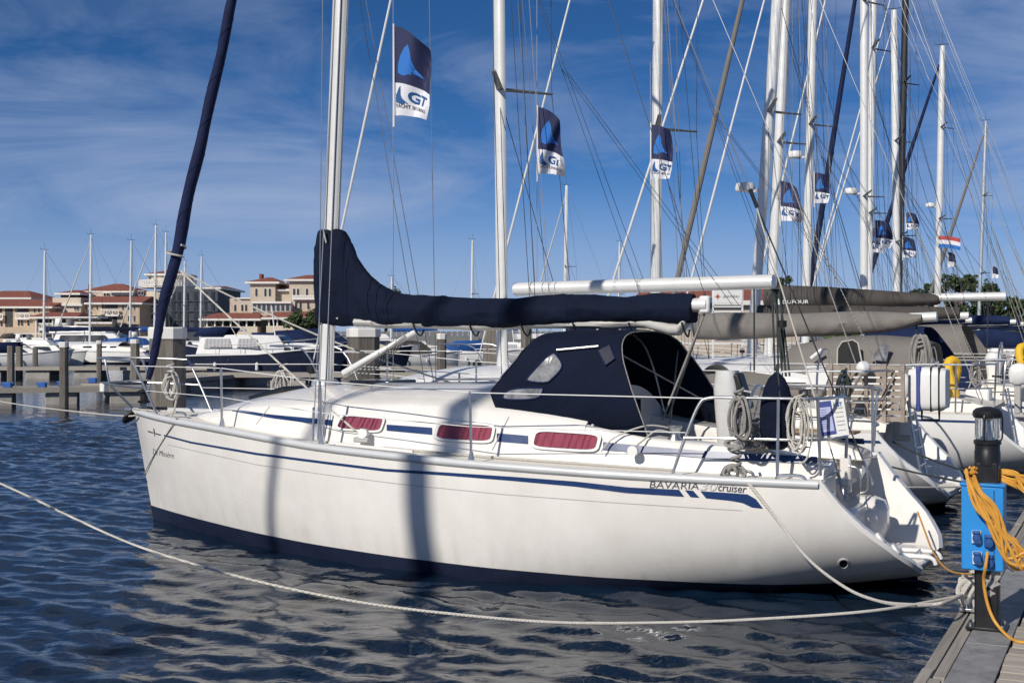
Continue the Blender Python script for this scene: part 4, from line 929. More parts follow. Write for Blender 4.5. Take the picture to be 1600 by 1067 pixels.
for x, zt, w in ((1195, 1.5, .9), (1225, 1.95, 1.0), (1290, 2.08, 1.05), (1360, 2.1, 1.05), (1420, 2.06, 1.05), (1446, 1.98, 1.02)):
    p = l3(bp(x, 560, 8.0)); r = []
    for j in range(17):
        th = pi*j/16; sv = abs(sin(th))**.5; r.append((p.x, -w*math.copysign(abs(cos(th))**.6, cos(th))*lerp(1, .9, sv)+.02*MN.noise(Vector((x*.05, j*.5, 0))), lerp(1.2, zt, sv)))
    rings.append(r)
TN = part('cockpit_tent', tn.loft(rings, closed=False), 'grey_canvas', y3, solid=.01)
def tent_p(x, y): return l3(bp(x, y, 7.95))
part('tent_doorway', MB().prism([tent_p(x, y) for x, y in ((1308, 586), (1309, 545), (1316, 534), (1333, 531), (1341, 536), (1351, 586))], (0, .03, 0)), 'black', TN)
part('doorway_trim', MB().tube([tent_p(x, y)+Vector((0, -.01, 0)) for x, y in ((1308, 586), (1309, 545), (1316, 534), (1333, 531), (1341, 536), (1351, 586))], .012, 6), 'rope', TN)
part('tent_window', MB().prism([tent_p(x, y) for x, y in ((1360, 562), (1378, 536), (1390, 540), (1385, 565))], (0, .02, 0)), 'vinyl', TN)
part('tent_light', MB().tube([tent_p(1268, 560)+Vector((0, -.03, 0)), tent_p(1285, 546)+Vector((0, -.03, 0))], .03, 8), 'plastic_white', TN)
y4, l4, _, _ = gen_yacht('white yacht with the steeply raked bare mast and radar dome', 13.0, (1183, 434), (1214, 0), ku=1.12, kb=1.08, kz=1.05, z_top=14.5, gen=('white_alu', .025), rw=.12, cover=('dark_canvas',), hoodm='navy_canvas_b', dome=4.9)
y5, l5, _, _ = gen_yacht('white yacht with dark brown lettered sail cover and grey furled headsail', 17.0, (1207, 432), (1227, 0), ku=1.12, kb=1.12, kz=1.08, u0=.15, z_top=15.0, boom=(bp(1205, 470, 17), bp(1572, 463, 17), .10, 'white_alu'), gen=('grey_canvas', .062), rw=.125, hoodm='grey_canvas')
rings = []
for x, yt, yb in ((1196, 446, 482), (1230, 446, 483), (1290, 448, 481), (1350, 452, 480), (1410, 456, 479), (1462, 459, 477), (1468, 461, 475)):
    a, b_ = l5(bp(x, yt, 17)), l5(bp(x, yb, 17))
    rings.append([(lerp(b_.x, a.x, .5+.5*cos(q)), .22*sin(q)*(1+.1*MN.noise(Vector((x*.03, q, 7))))*(1-.35*max(0, cos(q))), lerp(b_.z, a.z, .5+.5*cos(q))) for q in [2*pi*j/16 for j in range(16)]])
C5 = part('sail_cover', MB().loft(rings), 'dark_canvas', y5, ang=60)
pa, pb = l5(bp(1223, 474.5, 16.75)), l5(bp(1264, 474.5, 16.75))
put_text('lettering', 'DUFOUR', lambda x, yy: (lerp(pa.x, pb.x, x), pa.y-.02, pa.z+.075*yy), 'plastic_white', C5, bold=.01)
part('emblem', MB().prism([l5(bp(x, yq, 16.75))+Vector((0, -.02, 0)) for x, yq in ((1215, 467), (1219, 467), (1219.5, 476), (1216, 476))], (0, .01, 0)), 'plastic_white', C5)
y6 = gen_yacht('white yacht with navy sail cover behind the brown-covered yacht', 21.0, (1260, 445), (1270, 0), ku=1.15, kb=1.1, kz=1.05, z_top=16, gen=('white_alu', .03), rw=.125, cover=('navy_canvas_b',), hoodm='navy_canvas_b', spr=(7.4, 11), dome=6.6)[0]
y7 = gen_yacht('white yacht with twin flags and small radar dome', 25.5, (1350, 449), (1350, 0), ku=1.15, kb=1.1, kz=1.05, z_top=16.5, gen=('white_alu', .03), rw=.13, cover=('navy_canvas_b',), spr=(6, 11.5), dome=6.1, full=True)[0]
y8 = gen_yacht('white yacht with a navy furled headsail', 28.5, (1357, 449), (1364, 0), ku=1.05, kb=1.1, kz=1.05, u0=.7, z_top=16.5, gen=('genoa_cover', .085), rw=.13, cover=('sailcloth',), spr=(5.8, 10.8), full=False)[0]
y9 = gen_yacht('white yacht with stout white mast ending below its neighbours', 33.0, (1401, 453), (1397, 18), ku=1.15, kb=1.1, z_top=13.0, gen=('white_alu', .03), rw=.14, cover=('navy_canvas_b',), spr=(5.2, 8.6), full=False)[0]
y10 = gen_yacht('yacht with a black carbon mast among the white masts', 35.5, (1405, 445), (1415, 0), ku=1.2, kb=1.1, z_top=16.5, mcol='dark_alu', gen=('white_alu', .03), rw=.14, cover=('grey_canvas',), spr=(5.6, 11), full=False)[0]
y11 = gen_yacht('white yacht with radar dome and striped ensign near the trees', 43.0, (1465, 458), (1473, 62), ku=1.2, kb=1.1, z_top=13.8, gen=('genoa_cover', .1), rw=.15, cover=('navy_canvas_b',), spr=(6.8, 10.5), dome=7.3, full=False)[0]
y12 = gen_yacht('slender-masted yacht farthest along the dock, in front of the trees', 62.0, (1531, 456), (1541, 178), ku=1.1, kb=1.0, z_top=13.6, mcol='alu', gen=('grey_canvas', .1), rw=.11, cover=('navy_canvas_b',), spr=(5.4, 9.6), full=False)[0]
# yacht on the near berth behind the viewer's left: its rig shades the big hull
y0 = row_thing('sailing_yacht', 'white yacht berthed nearer the viewer, its rig throwing shadow bands across the big hull', 'sailboat', -3.98, -17.5, 0)
def shade_yacht():
    y = y0; T = lambda p: (p[0]*1.5, p[1]*1.2, p[2]*1.25); m_ = Vector((5.4, 0, 1.8)); mt_ = Vector((5.55, 0, 17))
    part('hull', hull_mesh(T), 'gelcoat_b', y); part('boot_stripe', hull_band(lambda s: -.05, lambda s: .14, .005, T, n=24), 'boot', y)
    part('deck', MB().loft([[T((u, t*max(.005, hull_v(u, sm(ZS, u))), sm(ZS, u)-.01+.04*(1-t*t))) for t in (-1, -.5, 0, .5, 1)] for u in [lerp(-.25, 7.83, i/24) for i in range(25)]], closed=False), 'deck', y)
    part('coachroof', MB().loft([[T(p) for p in r] for r in rf[::3]], closed=False), 'gelcoat_b', y)
    part('mast', MB().tube([m_, mt_], .085, 12, el=(1, .7)), 'white_alu', y)
    part('furled_mainsail', MB().tube([Vector((lerp(m_.x, mt_.x, k)+.13, 0, lerp(2.6, 15, k))) for k in (0, .1, .3, .6, 1)], [.085, .085, .08, .07, .04], 12), 'sailcloth', y)
    part('boom', MB().tube([(5.55, 0, 2.8), (10, 0, 2.9)], .08, 10), 'white_alu', y)
    part('furled_headsail', MB().tube([Vector(T((-.1, 0, 1.3))).lerp(mt_-Vector((0, 0, .4)), k) for k in (.03, .1, .3, .6, .97)], [.05, .075, .075, .065, .04], 10), 'navy_canvas_b', y)
shade_yacht()

# ------------------------------------------------------------------ promotional flags on the rigs
def flag(label, x0, x1, yt, yb, v, seed, detail=True, hp=None):
    p = bp(x0, yb, v); q = bp(x0, yt, v); e = bp(x1, (yt+yb)/2, v); hgt = q.z-p.z; wdt = (e.x-p.x)*1.02; o = row_thing('banner_flag', label, 'flag', p.x, v, p.z)
    rn = random.Random(seed*17); ph = rn.uniform(0, 6); ben = rn.uniform(-.1, .3); dr_ = rn.uniform(.09, .24); fq = rn.uniform(3.5, 7)
    def fs(s, t, off=0):                       # s across from the pole, t down from the top
        tz = hgt*(1-t*.96)
        droop = dr_*hgt*(s**1.6)*(1-.55*t)
        wv = wdt*(.2*sin(s*fq+ph+t*3.2)*s+.08*sin(s*11+t*6+ph)*s)
        curl = (1-.25*(1-t)**2*s)*(1-.12*s*max(0, t-.75)*4)
        return Vector((wdt*s*curl*.95, wv+ben*s*s*wdt-off, tz-droop+.05*hgt*s*max(0, t-.8)*5*.8))
    part('pole', MB().tube([(-.012, 0, -.08*hgt), (-.012, 0, hgt*1.03)], .012, 6), 'plastic_white', o)
    def cloth(name, t0, t1, m, n=12): part(name, MB().loft([[fs(i/10, lerp(t0, t1, k/n)) for k in range(n+1)] for i in range(11)], closed=False), m, o)
    cloth('cloth', 0, .63, 'flag_navy'); cloth('white_band', .63, 1, 'flag_white', 8)
    if detail:
        def patch(name, poly, m):
            for sd in (1, -1):
                b = MB(); 
                cx_, cy_ = sum(a for a, _ in poly)/len(poly), sum(a for _, a in poly)/len(poly)
                b.loft([[fs(lerp(cx_, a, k), lerp(cy_, c_, k), .004*sd) for a, c_ in poly] for k in (1, .7, .4, .03)]); part(name, b, m, o)
        patch('emblem', [(.10, .52), (.11, .42), (.18, .32), (.30, .22), (.42, .16), (.47, .22), (.50, .34), (.58, .42), (.74, .49), (.56, .485), (.40, .51), (.25, .545)], 'flag_blue')
        patch('small_emblem', [(.04, .85), (.04, .77), (.12, .69), (.17, .66), (.17, .76), (.24, .83), (.36, .85), (.2, .87)], 'logo_blue')
        put_text('lettering', 'GT', lambda x, y: fs(.36+.56*x, .82-.12*y, .006), 'logo_blue', o, bold=.035)
        if detail > 1: put_text('lettering', 'YACHT BROKERS', lambda x, y: fs(.03+.9*x, .91-.045*y, .006), 'text_dark', o, bold=.01)
    if hp: part('halyard', MB().tube([(-.02, 0, -hp[0]), (-.02, 0, hgt+hp[1])], .004, 5), 'wire', o)
flag('navy and white banner flag hoisted beside the mast of the navy-covered yacht', 617, 671, 42, 187, 0, 1, 2, (2.9, 2.5))
flag('navy and white banner flag on the yacht with the bare white boom', 841, 884, 168, 276, 5, 2, 2, (2.2, 2))
flag('navy and white banner flag on the yacht with the light grey sail cover', 1018, 1053, 195, 284, 8.2, 3, 2, (1.8, 1))
flag('navy and white banner flag on the yacht with the brown lettered sail cover', 1220, 1254, 283, 348, 17, 4, 1, (2, 1))
flag('navy and white banner flag under the spreader with the large radar dome', 1273, 1298, 270, 320, 21, 5, 1, (1, 1))
flag('navy and white banner flag overlapping a second one on the twin-flag yacht', 1368, 1396, 344, 390, 25.5, 6, 1, (1.5, 1))
flag('navy and white banner flag half hidden behind its twin', 1363, 1381, 356, 396, 28.5, 7, 1, (1, 1))
flag('small banner flag low beside the stout white mast', 1411, 1434, 370, 404, 33, 8, 1, (1, 1))
flag('small banner flag beside the black carbon mast', 1416, 1437, 332, 360, 35.5, 9, 1, (1, 1))
flag('tiny banner flag beneath the striped ensign', 1482, 1495, 394, 418, 43, 10, 0, (1, 1))
flag('tiny banner flag on the yacht farthest along the dock', 1551, 1561, 416, 435, 62, 11, 0, (1, 1))
p = bp(1466, 388, 42.6); en = row_thing('ensign', 'red white and blue striped ensign flying near the trees', 'flag', p.x, 42.6, p.z)
part('pole', MB().tube([(0, 0, -2.2), (0, 0, .55)], .015, 6), 'plastic_white', en)
for k, m in enumerate(('red', 'flag_white', 'flag_blue')):
    part('stripe', MB().loft([[(s*.85, .1*sin(s*6)*s, .5-t*.16-.28*s*s*.5) for t in (k, k+.5, k+1)] for s in [i/8 for i in range(9)]], closed=False), m, en)

# ------------------------------------------------------------------ things on the second and third yacht's sterns
lr = row_thing('liferaft_canister', 'white liferaft canister with blue stripe on the stern rail of the second yacht', 'liferaft', *[c for c in bp(1452, 640, 4.6)][:2], bp(1452, 641, 4.6).z)
def canister(parent, d, m1='plastic_white'):
    b = MB(); rr = []
    for k in range(9):
        x = -d[0]/2+d[0]*k/8; e = 1-.12*abs(k-4)**3/64
        rr.append([(x, d[1]/2*e*math.copysign(abs(cos(q))**.35, cos(q)), d[2]/2+d[2]/2*e*math.copysign(abs(sin(q))**.35, sin(q))) for q in [2*pi*j/24 for j in range(24)]])
    part('shell', b.loft(rr), m1, parent)
canister(lr, (.42, .5, .52))
part('blue_stripe', MB().box((-.09, 0, .26), (.06, .506, .528)), 'panel_blue', lr, bevel=.02)
for x in (.05, .14): part('strap', MB().box((x, 0, .26), (.016, .51, .53)), 'black', lr, bevel=.01)
part('bracket', MB().tube([(-.1, .1, 0.02), (-.1, .1, -.12), (.1, .1, -.12), (.1, .1, 0.02)], .016, 7), 'black', lr)
def horseshoe(label, x, y, v, s=1.0):
    p = bp(x, y, v); o = row_thing('lifebuoy', label, 'lifebuoy', p.x, v, p.z); P = []
    for k in range(15):
        q = -.25*pi+1.5*pi*k/14; P.append((.05*sin(q*2), .15*s*cos(q), .36*s+.3*s*sin(q)))
    part('horseshoe', MB().tube(P, .075*s, 10), 'yellow', o); part('holder', MB().tube([(0, -.2*s, .1*s), (0, .2*s, .1*s)], .015, 6), 'steel', o); part('strap', MB().tube([(0.02, -.12*s, .5*s), (.02, -.12*s, .3*s), (0, -.12*s, .08)], .012, 6), 'black', o)
horseshoe('yellow horseshoe lifebuoy behind the white liferaft canister', 1488, 634, 8.3, 1.0)
horseshoe('yellow horseshoe lifebuoy on the stern rail at the dock lamp side', 1598, 600, 11.8, .95)
p = bp(1349, 575, 4.0); o = row_thing('ball_fender', 'small round white ball fender on a bent arm above the second yacht', 'fender', p.x, 4.0, p.z)
part('ball', MB().lathe([(.085*sin(pi*k/12), -.085*cos(pi*k/12)) for k in range(13)], (0, 0, 0), 18), 'plastic_white', o)
part('arm', MB().tube(cr([(0, 0, -.07), (-.06, 0, -.14), (-.16, 0, -.34), (-.2, 0, -.5)], 5), .014, 7), 'steel', o)
gw = row_thing('gangway', 'weathered folded wooden gangway lashed on the second yacht stern', 'gangway', bp(1352, 640, 4.2).x, 4.2, 1.1)
g0_, g1_ = bp(1290, 640, 4.2).x-bp(1352, 640, 4.2).x, bp(1420, 640, 4.2).x-bp(1352, 640, 4.2).x
for k in range(9):
    z = .02+k*.075; part('slat', MB().box(((g0_+g1_)/2+random.uniform(-.02, .02), random.uniform(-.01, .03), z), (g1_-g0_-random.uniform(0, .2), .03, .055)), 'old_teak', gw)
for k in range(5): part('upright', MB().box((lerp(g0_, g1_, (k+.3)/4.6), -.03, .33), (.045, .035, .68), M=Matrix.Rotation(R(random.uniform(-3, 3)), 3, 'Y')), 'old_teak', gw)
for a_, b_ in (((g0_, -.05, .05), (g0_*.2, -.05, .6)), ((.1, -.05, .06), (g1_*.7, -.05, .55))): part('brace', MB().bar(a_, b_, .03, .03), 'old_teak', gw)
def outboard(label, u, v, z, rz=0):
    o = row_thing('outboard_motor', label, 'outboard', u, v, z); b = MB(); rr = []
    for k, (zz, a, c_) in enumerate(((.28, .07, .06), (.32, .13, .10), (.45, .16, .12), (.56, .15, .115), (.62, .10, .08), (.64, .03, .03))):
        rr.append([(a*math.copysign(abs(cos(q))**.6, cos(q))+.02*k*.3, c_*math.copysign(abs(sin(q))**.6, sin(q)), zz) for q in [2*pi*j/16 for j in range(16)]])
    part('cowl', b.loft(rr), 'plastic_white', o); part('leg', MB().box((0, 0, .05), (.1, .07, .5)), 'plastic_grey', o, bevel=.02); part('tiller', MB().tube([(-.1, 0, .4), (-.4, 0, .42)], .018, 7), 'black', o); part('propeller_foot', MB().box((.06, 0, -.22), (.24, .05, .08)), 'plastic_grey', o, bevel=.02)
outboard('white outboard motor clamped to the stern rail beside the yellow lifebuoy', bp(1590, 640, 11.4).x, 11.4, 1.0)
outboard('small white outboard motor clamped on the second yacht stern rail', bp(1402, 640, 6.0).x, 6.0, .98)
o = coil_mesh((0, 0, 0), .2, .55, 9, .018, .0, (1, 0, 0), 31, .05).build('rope_coil', 'rope_grey', None); q = bp(1438, 522, 8); o.location = W(q.x, 8, q.z-.02); o.rotation_euler = (0, 0, -A); tag(o, 'pale green-grey rope coil hung from the grey boom end', 'rope')
def clutter(y, ku, kb, kz, seed, cm='navy_canvas_b', helm=True):
    rn = random.Random(seed); T = lambda *p: Vector((p[0]*ku, p[1]*kb, p[2]*kz))
    part('helm_wheel', MB().tube([T(7.05, .42*cos(q), 1.42+.42*sin(q)) for q in [k*pi/14 for k in range(28)]], .014, 6, closed=True), 'steel', y)
    if helm: part('helm_pedestal', MB().loft([[T(6.95+d*cos(q), w*sin(q), z) for q in [k*pi/6 for k in range(12)]] for z, d, w in ((.8, .14, .12), (1.3, .1, .09), (1.62, .14, .16), (1.7, .1, .12))]), 'gelcoat_b', y)
    for sg in (-1, 1):
        for u in (5.9, 6.5): part('winch', MB().lathe([(.07, 0), (.05, .05), (.05, .1), (.065, .13), (0, .15)], T(u, sg*.88, 1.2), 10), 'steel', y)
        part('cushion', MB().box(T(6.4+rn.uniform(-.2, .2), sg*.75, 1.27), (.7, .35, .09)), cm, y, bevel=.03)
        part('rope_hank', coil_mesh(T(7.0+rn.uniform(0, .7), sg*1.26, 1.58), .13, .34, 6, .011, 0, (1, 0, 0), seed+sg, .04), rn.choice(('rope', 'rope_grey', 'rope_dark')), y)
        part('stern_ladder_rail', MB().tube([T(8.0, sg*.2, 1.25), T(8.12, sg*.2, .5), T(8.2, sg*.2, .1)], .015, 7), 'steel', y)
    for k in range(5): part('ladder_rung', MB().tube([T(8.03+.035*k, -.2, 1.1-.2*k), T(8.03+.035*k, .2, 1.1-.2*k)], .012, 6), 'steel', y)
    part('dodger_cloth', MB().loft([[T(u, -1.345, z+.02*sin(u*9)) for z in (1.03, 1.3, 1.58)] for u in (5.6, 5.9, 6.2, 6.5, 6.8)], closed=False), cm, y)
    part('stern_locker', MB().box(T(7.6, .5, 1.12), (.35, .5, .22)), 'gelcoat_b', y, bevel=.04)
clutter(y2, 1.1, 1.08, 1.05, 5, 'grey_canvas', False); clutter(y3, 1.1, 1.08, 1.05, 9, 'plastic_white'); clutter(y4, 1.12, 1.08, 1.05, 14); clutter(y5, 1.12, 1.12, 1.08, 23, 'dark_canvas'); clutter(y6, 1.15, 1.1, 1.05, 31)
# stern lines of the second yacht
for (xa, ya, xb, yb, va, vb, s, m, lab) in ((1365, 722, 1560, 762, 3.9, 1.5, .02, 'rope_dark', 'dark stern line running from the second yacht to the power pedestal'), (1395, 690, 1545, 745, 4.4, 1.5, .04, 'rope_dark', 'second dark stern line above the first, to the power pedestal'), (1390, 760, 1515, 760, 2.6, -2.2, .005, 'rope', 'thin white line stretched from the swim platform to the power pedestal')):
    P = sag(W(*bp(xa, ya, va)), W(*bp(xb, yb, vb)), s); o = MB().tube(P, .011 if m == 'rope_dark' else .007, 7).build('mooring_line', m, None); tag(o, lab, 'rope')

# ------------------------------------------------------------------ dock with planks, plates and edge timbers
DZ = .35
dk_ = thing('dock', None, None, W(9.03, 0, 0), -A); dk_['kind'] = 'structure'; dk_['label'] = 'floating timber dock with grey steel plates along its edge'
part('float', MB().box((1.1, 24, .10), (2.0, 90, .36)), 'concrete', dk_)
EW = MB().box((0, 0, 0), (.135, 1, .12)); 
proto = {}
def inst(name, key, mk, m, parent, loc, rot=(0, 0, 0), sc=(1, 1, 1), bevel=.004):
    if key not in proto: proto[key] = mk().build(name, m, parent, bevel=bevel, smooth=False); o = proto[key]
    else: o = proto[key].copy(); COL.objects.link(o); o.name = name; o.parent = parent
    o.location = loc; o.rotation_euler = rot; o.scale = sc; return o
v = -16.0; rn = random.Random(5)
while v < 60:
    ln_ = rn.uniform(2.6, 3.4)
    for c_ in (0, 1): inst('edge_timber', 'edge', lambda: MB().box((0, .5, 0), (.06, 1, .12)), 'edge_wood', dk_, (.032+c_*.068, v+rn.uniform(-.3, 0), DZ-.055-rn.uniform(0, .012)), (0, 0, rn.uniform(-.003, .003)), (1, ln_-.02, 1))
    v += ln_
v = -8.53
while v < 30:
    inst('steel_plate', 'plate', lambda: MB().box((0, .5, 0), (.23, 1, .02)), 'plate', dk_, (.255, v, DZ-.004), (0, rn.uniform(-.004, .004), 0), (1, 1.232, 1)); v += 1.24
v = -9.0; k = 0
while v < 14 and k < 200:
    inst('plank', 'plank', lambda: MB().box((0, 0, 0), (1.7, .135, .032)), 'plank_wood', dk_, (1.23+rn.uniform(-.008, .008), v, DZ-.014-rn.uniform(0, .005)), (0, 0, rn.uniform(-.004, .004)), bevel=.003); v += .145; k += 1
part('far_planking', MB().box((1.23, 37, DZ-.016), (1.7, 46, .03)), 'plank_wood', dk_)
# power pedestal
pu, pv = bz(1547, 985, DZ).x, bz(1547, 985, DZ).y
pu -= .02; pv += .05
PE = row_thing('power_pedestal', 'black power pedestal with blue socket box and glass lamp top on the dock', 'pedestal', pu, pv, DZ+.006)
PE.scale = (.88, .88, 1)
part('base_plate', MB().box((0, 0, .01), (.26, .24, .02)), 'black_paint', PE, bevel=.004)
for a_ in (-.1, .1):
    for c_ in (-.09, .09): part('bolt', MB().lathe([(.012, 0), (.012, .014), (0, .016)], (a_, c_, .02), 6), 'steel', PE)
part('column', MB().box((0, 0, .5), (.155, .15, 1.0)), 'black_paint', PE, bevel=.012)
for x, z, w, h in ((.03, .28, .045, .05), (.055, .34, .03, .09), (.02, .22, .03, .03), (.06, .42, .02, .04)):
    pts = [(x+w*cos(q)*(1+.4*sin(3*q+x*50)), -.0775, z+h*sin(q)*(1+.3*cos(5*q))*.6) for q in [2*pi*j/14 for j in range(14)]]
    part('peeled_patch', MB().prism(pts, (0, .002, 0)), 'peeled', PE, smooth=False)
BXp = part('socket_box', MB().box((-.02, -.02, .61), (.27, .22, .50)), 'blue_box', PE, bevel=.008)
part('box_lid', MB().box((-.02, -.02, .868), (.29, .24, .016)), 'blue_box', BXp, bevel=.004)
part('box_edge', MB().box((.055, -.132, .62), (.008, .006, .44)), 'socket_blue', BXp)
for x, z in ((-.055, .56), (-.05, .435), (.025, .54), (.025, .42)):
    sk = part('socket', MB().box((x, -.14, z), (.062, .03, .075)), 'plastic_white' if x < 0 else 'socket_blue', PE, bevel=.006)
    part('socket_cap', MB().lathe([(0, .03), (.026, .026), (.03, 0), (.03, -.02)], (x+.004, -.158, z-.004), 14, Matrix.Rotation(R(100), 3, 'X')), 'socket_blue', sk)
    part('cap_hinge', MB().box((x, -.165, z+.03), (.05, .03, .018)), 'socket_blue', sk, bevel=.004)
part('lamp_column', MB().lathe([(.085, .98), (.085, 1.06), (.082, 1.065), (.082, 1.10), (.09, 1.105), (.09, 1.125), (.08, 1.13)], (0, 0, 0), 24), 'black_paint', PE)
part('lamp_glass', MB().lathe([(.07, 1.13), (.076, 1.15), (.076, 1.255), (.07, 1.27), (.066, 1.26), (.07, 1.245), (.07, 1.15), (.064, 1.13)], (0, 0, 0), 24), 'clear_glass', PE)
for k in range(24): part('glass_rib', MB().tube([(.078*cos(k*pi/12), .078*sin(k*pi/12), 1.14), (.078*cos(k*pi/12), .078*sin(k*pi/12), 1.262)], .0035, 5), 'clear_glass', PE)
part('lamp_reflector', MB().lathe([(.055, 1.13), (.03, 1.16), (.02, 1.24), (.05, 1.27)], (0, 0, 0), 16), 'alu', PE)
part('lamp_cap', MB().lathe([(.09, 1.262), (.098, 1.275), (.096, 1.30), (.075, 1.318), (.03, 1.328), (0, 1.33)], (0, 0, 0), 24), 'black_paint', PE)
for k in range(3): part('lamp_guard', MB().tube(cr([(.086*cos(k*2.1+.4), .086*sin(k*2.1+.4), 1.12), (.1*cos(k*2.1+.4), .1*sin(k*2.1+.4), 1.15), (.1*cos(k*2.1+.4), .1*sin(k*2.1+.4), 1.25), (.092*cos(k*2.1+.4), .092*sin(k*2.1+.4), 1.28)], 4), .006, 6), 'black_paint', PE)
# orange cable hung in loops over the box and trailing to the dock and to the yacht
def ped(x, y, dv=0): 
    p = bp(x, y, pv-.16+dv); return p
OC = row_thing('extension_cable', 'orange power cable looped over the blue socket box and trailing on the dock', 'cable', pu, pv, DZ)
def lc(p): return Vector((p.x-pu, p.y-pv, p.z-DZ))
rn = random.Random(9)
for k in range(11):
    j = lambda a: rn.uniform(-a, a)*1.7
    P = [lc(ped(1511+j(3)+k*.8, 737+j(4)+k*1.2, .02+.012*k)), lc(ped(1519+j(3)+k*1.5, 765+j(4), -.02-.006*k)), lc(ped(1538+j(5)+k*1.5, 800+j(6), -.035-.006*k)), lc(ped(1553+j(8)+k*2.2, 836+j(8), -.04-.006*k)), lc(ped(1579+j(9), 862+j(13), -.03-.006*k)), lc(ped(1603+j(5), 874+j(10), -.02-.004*k)), lc(ped(1632+j(8), 850+j(12), -.02)), lc(ped(1640+j(8), 800+j(10), 0)), lc(ped(1612+j(8), 765+j(8), .03)), lc(ped(1580+j(6), 745+j(5), .16)), lc(ped(1545+j(5), 738+j(3), .17)), lc(ped(1518+j(2), 734+j(3), .08))]
    part('cable_loop', MB().tube(cr(P, 6), .0095, 7), 'orange_cable', OC)
part('cable_tail', MB().tube(cr([lc(ped(1543, 862, -.02)), lc(ped(1540, 885, -.05)), lc(ped(1537, 905, .0)), lc(ped(1541, 935, .02)), lc(ped(1549, 960, .02)), lc(ped(1560, 978, 0)), lc(bz(1578, 996, DZ+.012)), lc(bz(1598, 1003, DZ+.012)), lc(bz(1640, 1000, DZ+.012))], 8), .0095, 8), 'orange_cable', OC)
P = [W(*bp(1434, 800, .5)), W(*bp(1447, 835, .1)), W(*bp(1456, 858, -.4)), W(*bp(1470, 880, -1.2)), W(*bp(1490, 894, -2.2)), W(*bp(1528, 897, pv+.05))]
o = MB().tube(cr(P, 8), .008, 7).build('shore_cable', 'orange_cable', None); tag(o, 'thin orange shore power cable hanging from the yacht stern to the pedestal', 'cable')
# dock cleat with mooring lines
cu = bz(1514, 952, DZ); CL = row_thing('dock_cleat', 'steel mooring ring wrapped with white line at the dock edge', 'cleat', cu.x, cu.y, DZ+.005)
part('base', MB().box((0, 0, .01), (.1, .2, .02)), 'steel', CL, bevel=.004); part('horn', MB().tube([(0, -.14, .07), (0, .14, .07)], .016, 8), 'steel', CL); [part('post', MB().tube([(0, q_, .01), (0, q_, .07)], .016, 8), 'steel', CL) for q_ in (-.04, .04)]
o = coil_mesh((0, 0, .16), .1, .16, 5, .016, 0, (.4, 1, 0), 44, .04).build('rope_hitch', 'rope', None); o.location = W(cu.x, cu.y, DZ+.03); o.rotation_euler = (0, 0, -A); tag(o, 'white rope hitch wound round the dock cleat', 'rope')
ce = W(cu.x-.03, cu.y, DZ+.09)
a = W(7.2, -1.42, 1.03)
for k in range(2):
    P = [a+Vector((.01*k, -.01, 0)), W(*on(1172, 757+2*k, hull_v, .03)), W(*bp(1215, 812, -1.55)), W(*bp(1262, 872, -1.9)), W(*bp(1320, 917, -2.3)), W(*bp(1370, 938, -2.6)), W(*bp(1420, 946-2*k, -2.9)), W(*bp(1470, 942, -3.2)), ce+Vector((0, 0, .01*k))]
    o = MB().tube(cr(P, 10), .011, 8).build('mooring_line', 'rope', None); tag(o, 'doubled white stern line sagging from the yacht quarter cleat to the dock', 'rope', 'doubled stern line')
o = coil_mesh((0, 0, .06), .16, .12, 5, .014, 0, (1, 0, 0), 50, .03).build('rope_hitch', 'rope_grey', None); o.location = W(7.2, -1.42, 1.02); o.rotation_euler = (0, 0, -A); tag(o, 'grey rope hitch made fast on the yacht quarter cleat', 'rope')
P = [W(*bz(-260, 640, 1.0)), wd(0, 755, 11.5), wd(100, 802, 10.6), wd(200, 847, 10.0), wd(300, 880, 9.5), wd(420, 912, 9.1), wd(560, 940, 8.7), wd(700, 958, 8.4), wd(870, 972, 8.15), wd(1050, 972, 8.0), wd(1200, 966, 7.9), wd(1370, 953, 7.85), ce]
o = MB().tube(cr(P, 10), .0095, 8).build('mooring_line', 'rope', None); tag(o, 'long pale mooring line sagging low over the water in front of the hull', 'rope')
P = [W(.7, -.44, 1.27), W(.1, -.3, 1.28), W(-.2, -.12, 1.27), wd(203, 650, 14.6), wd(100, 641, 17), wd(0, 627, 20), wd(-150, 598, 24)]
o = MB().tube(cr(P, 8), .009, 7).build('mooring_line', 'rope', None); tag(o, 'white bow line leading from the yacht stem out across the water', 'rope')

# ------------------------------------------------------------------ mooring piles
def pile(label, x, yt, d, w, cap=True, square=True, group=None):
    t = wd(x, yt, d); o = thing('mooring_pile', label, 'pile', (t.x, d, 0), R(random.uniform(-8, 25)), group); h = t.z
    if square:
        part('post', MB().loft([[(sx*w/2*k, sy*w/2*k, z) for sx, sy in ((-1, -.55), (-.55, -1), (.55, -1), (1, -.55), (1, .55), (.55, 1), (-.55, 1), (-1, .55))] for z, k in ((-1.5, 1.06), (h*.5, 1.02), (h-.16 if cap else h, 1))]), 'pile_wood', o, ang=20)
    else: part('post', MB().lathe([(w/2, -1.5), (w/2, h-.05), (w/2.3, h)], (0, 0, 0), 12), 'pile_wood', o)
    if cap:
        if square: part('cap', MB().loft([[(sx*w/2*k, sy*w/2*k, z) for sx, sy in ((-1, -.55), (-.55, -1), (.55, -1), (1, -.55), (1, .55), (.55, 1), (-.55, 1), (-1, .55))] for z, k in ((h-.16, 1.07), (h-.02, 1.07), (h, 1.0))]), 'trim_white', o, ang=20)
        else: part('cap', MB().lathe([(w/2*1.1, h-.08), (w/2*1.1, h), (w/4, h+.06), (0, h+.07)], (0, 0, 0), 12), 'trim_white', o)
pile('thick weathered timber pile with white cap right behind the bow rail', 262, 511, 17.5, .44)
pile('thick timber pile with pale cap behind the mast under the navy sail cover', 568, 513, 24, .55)
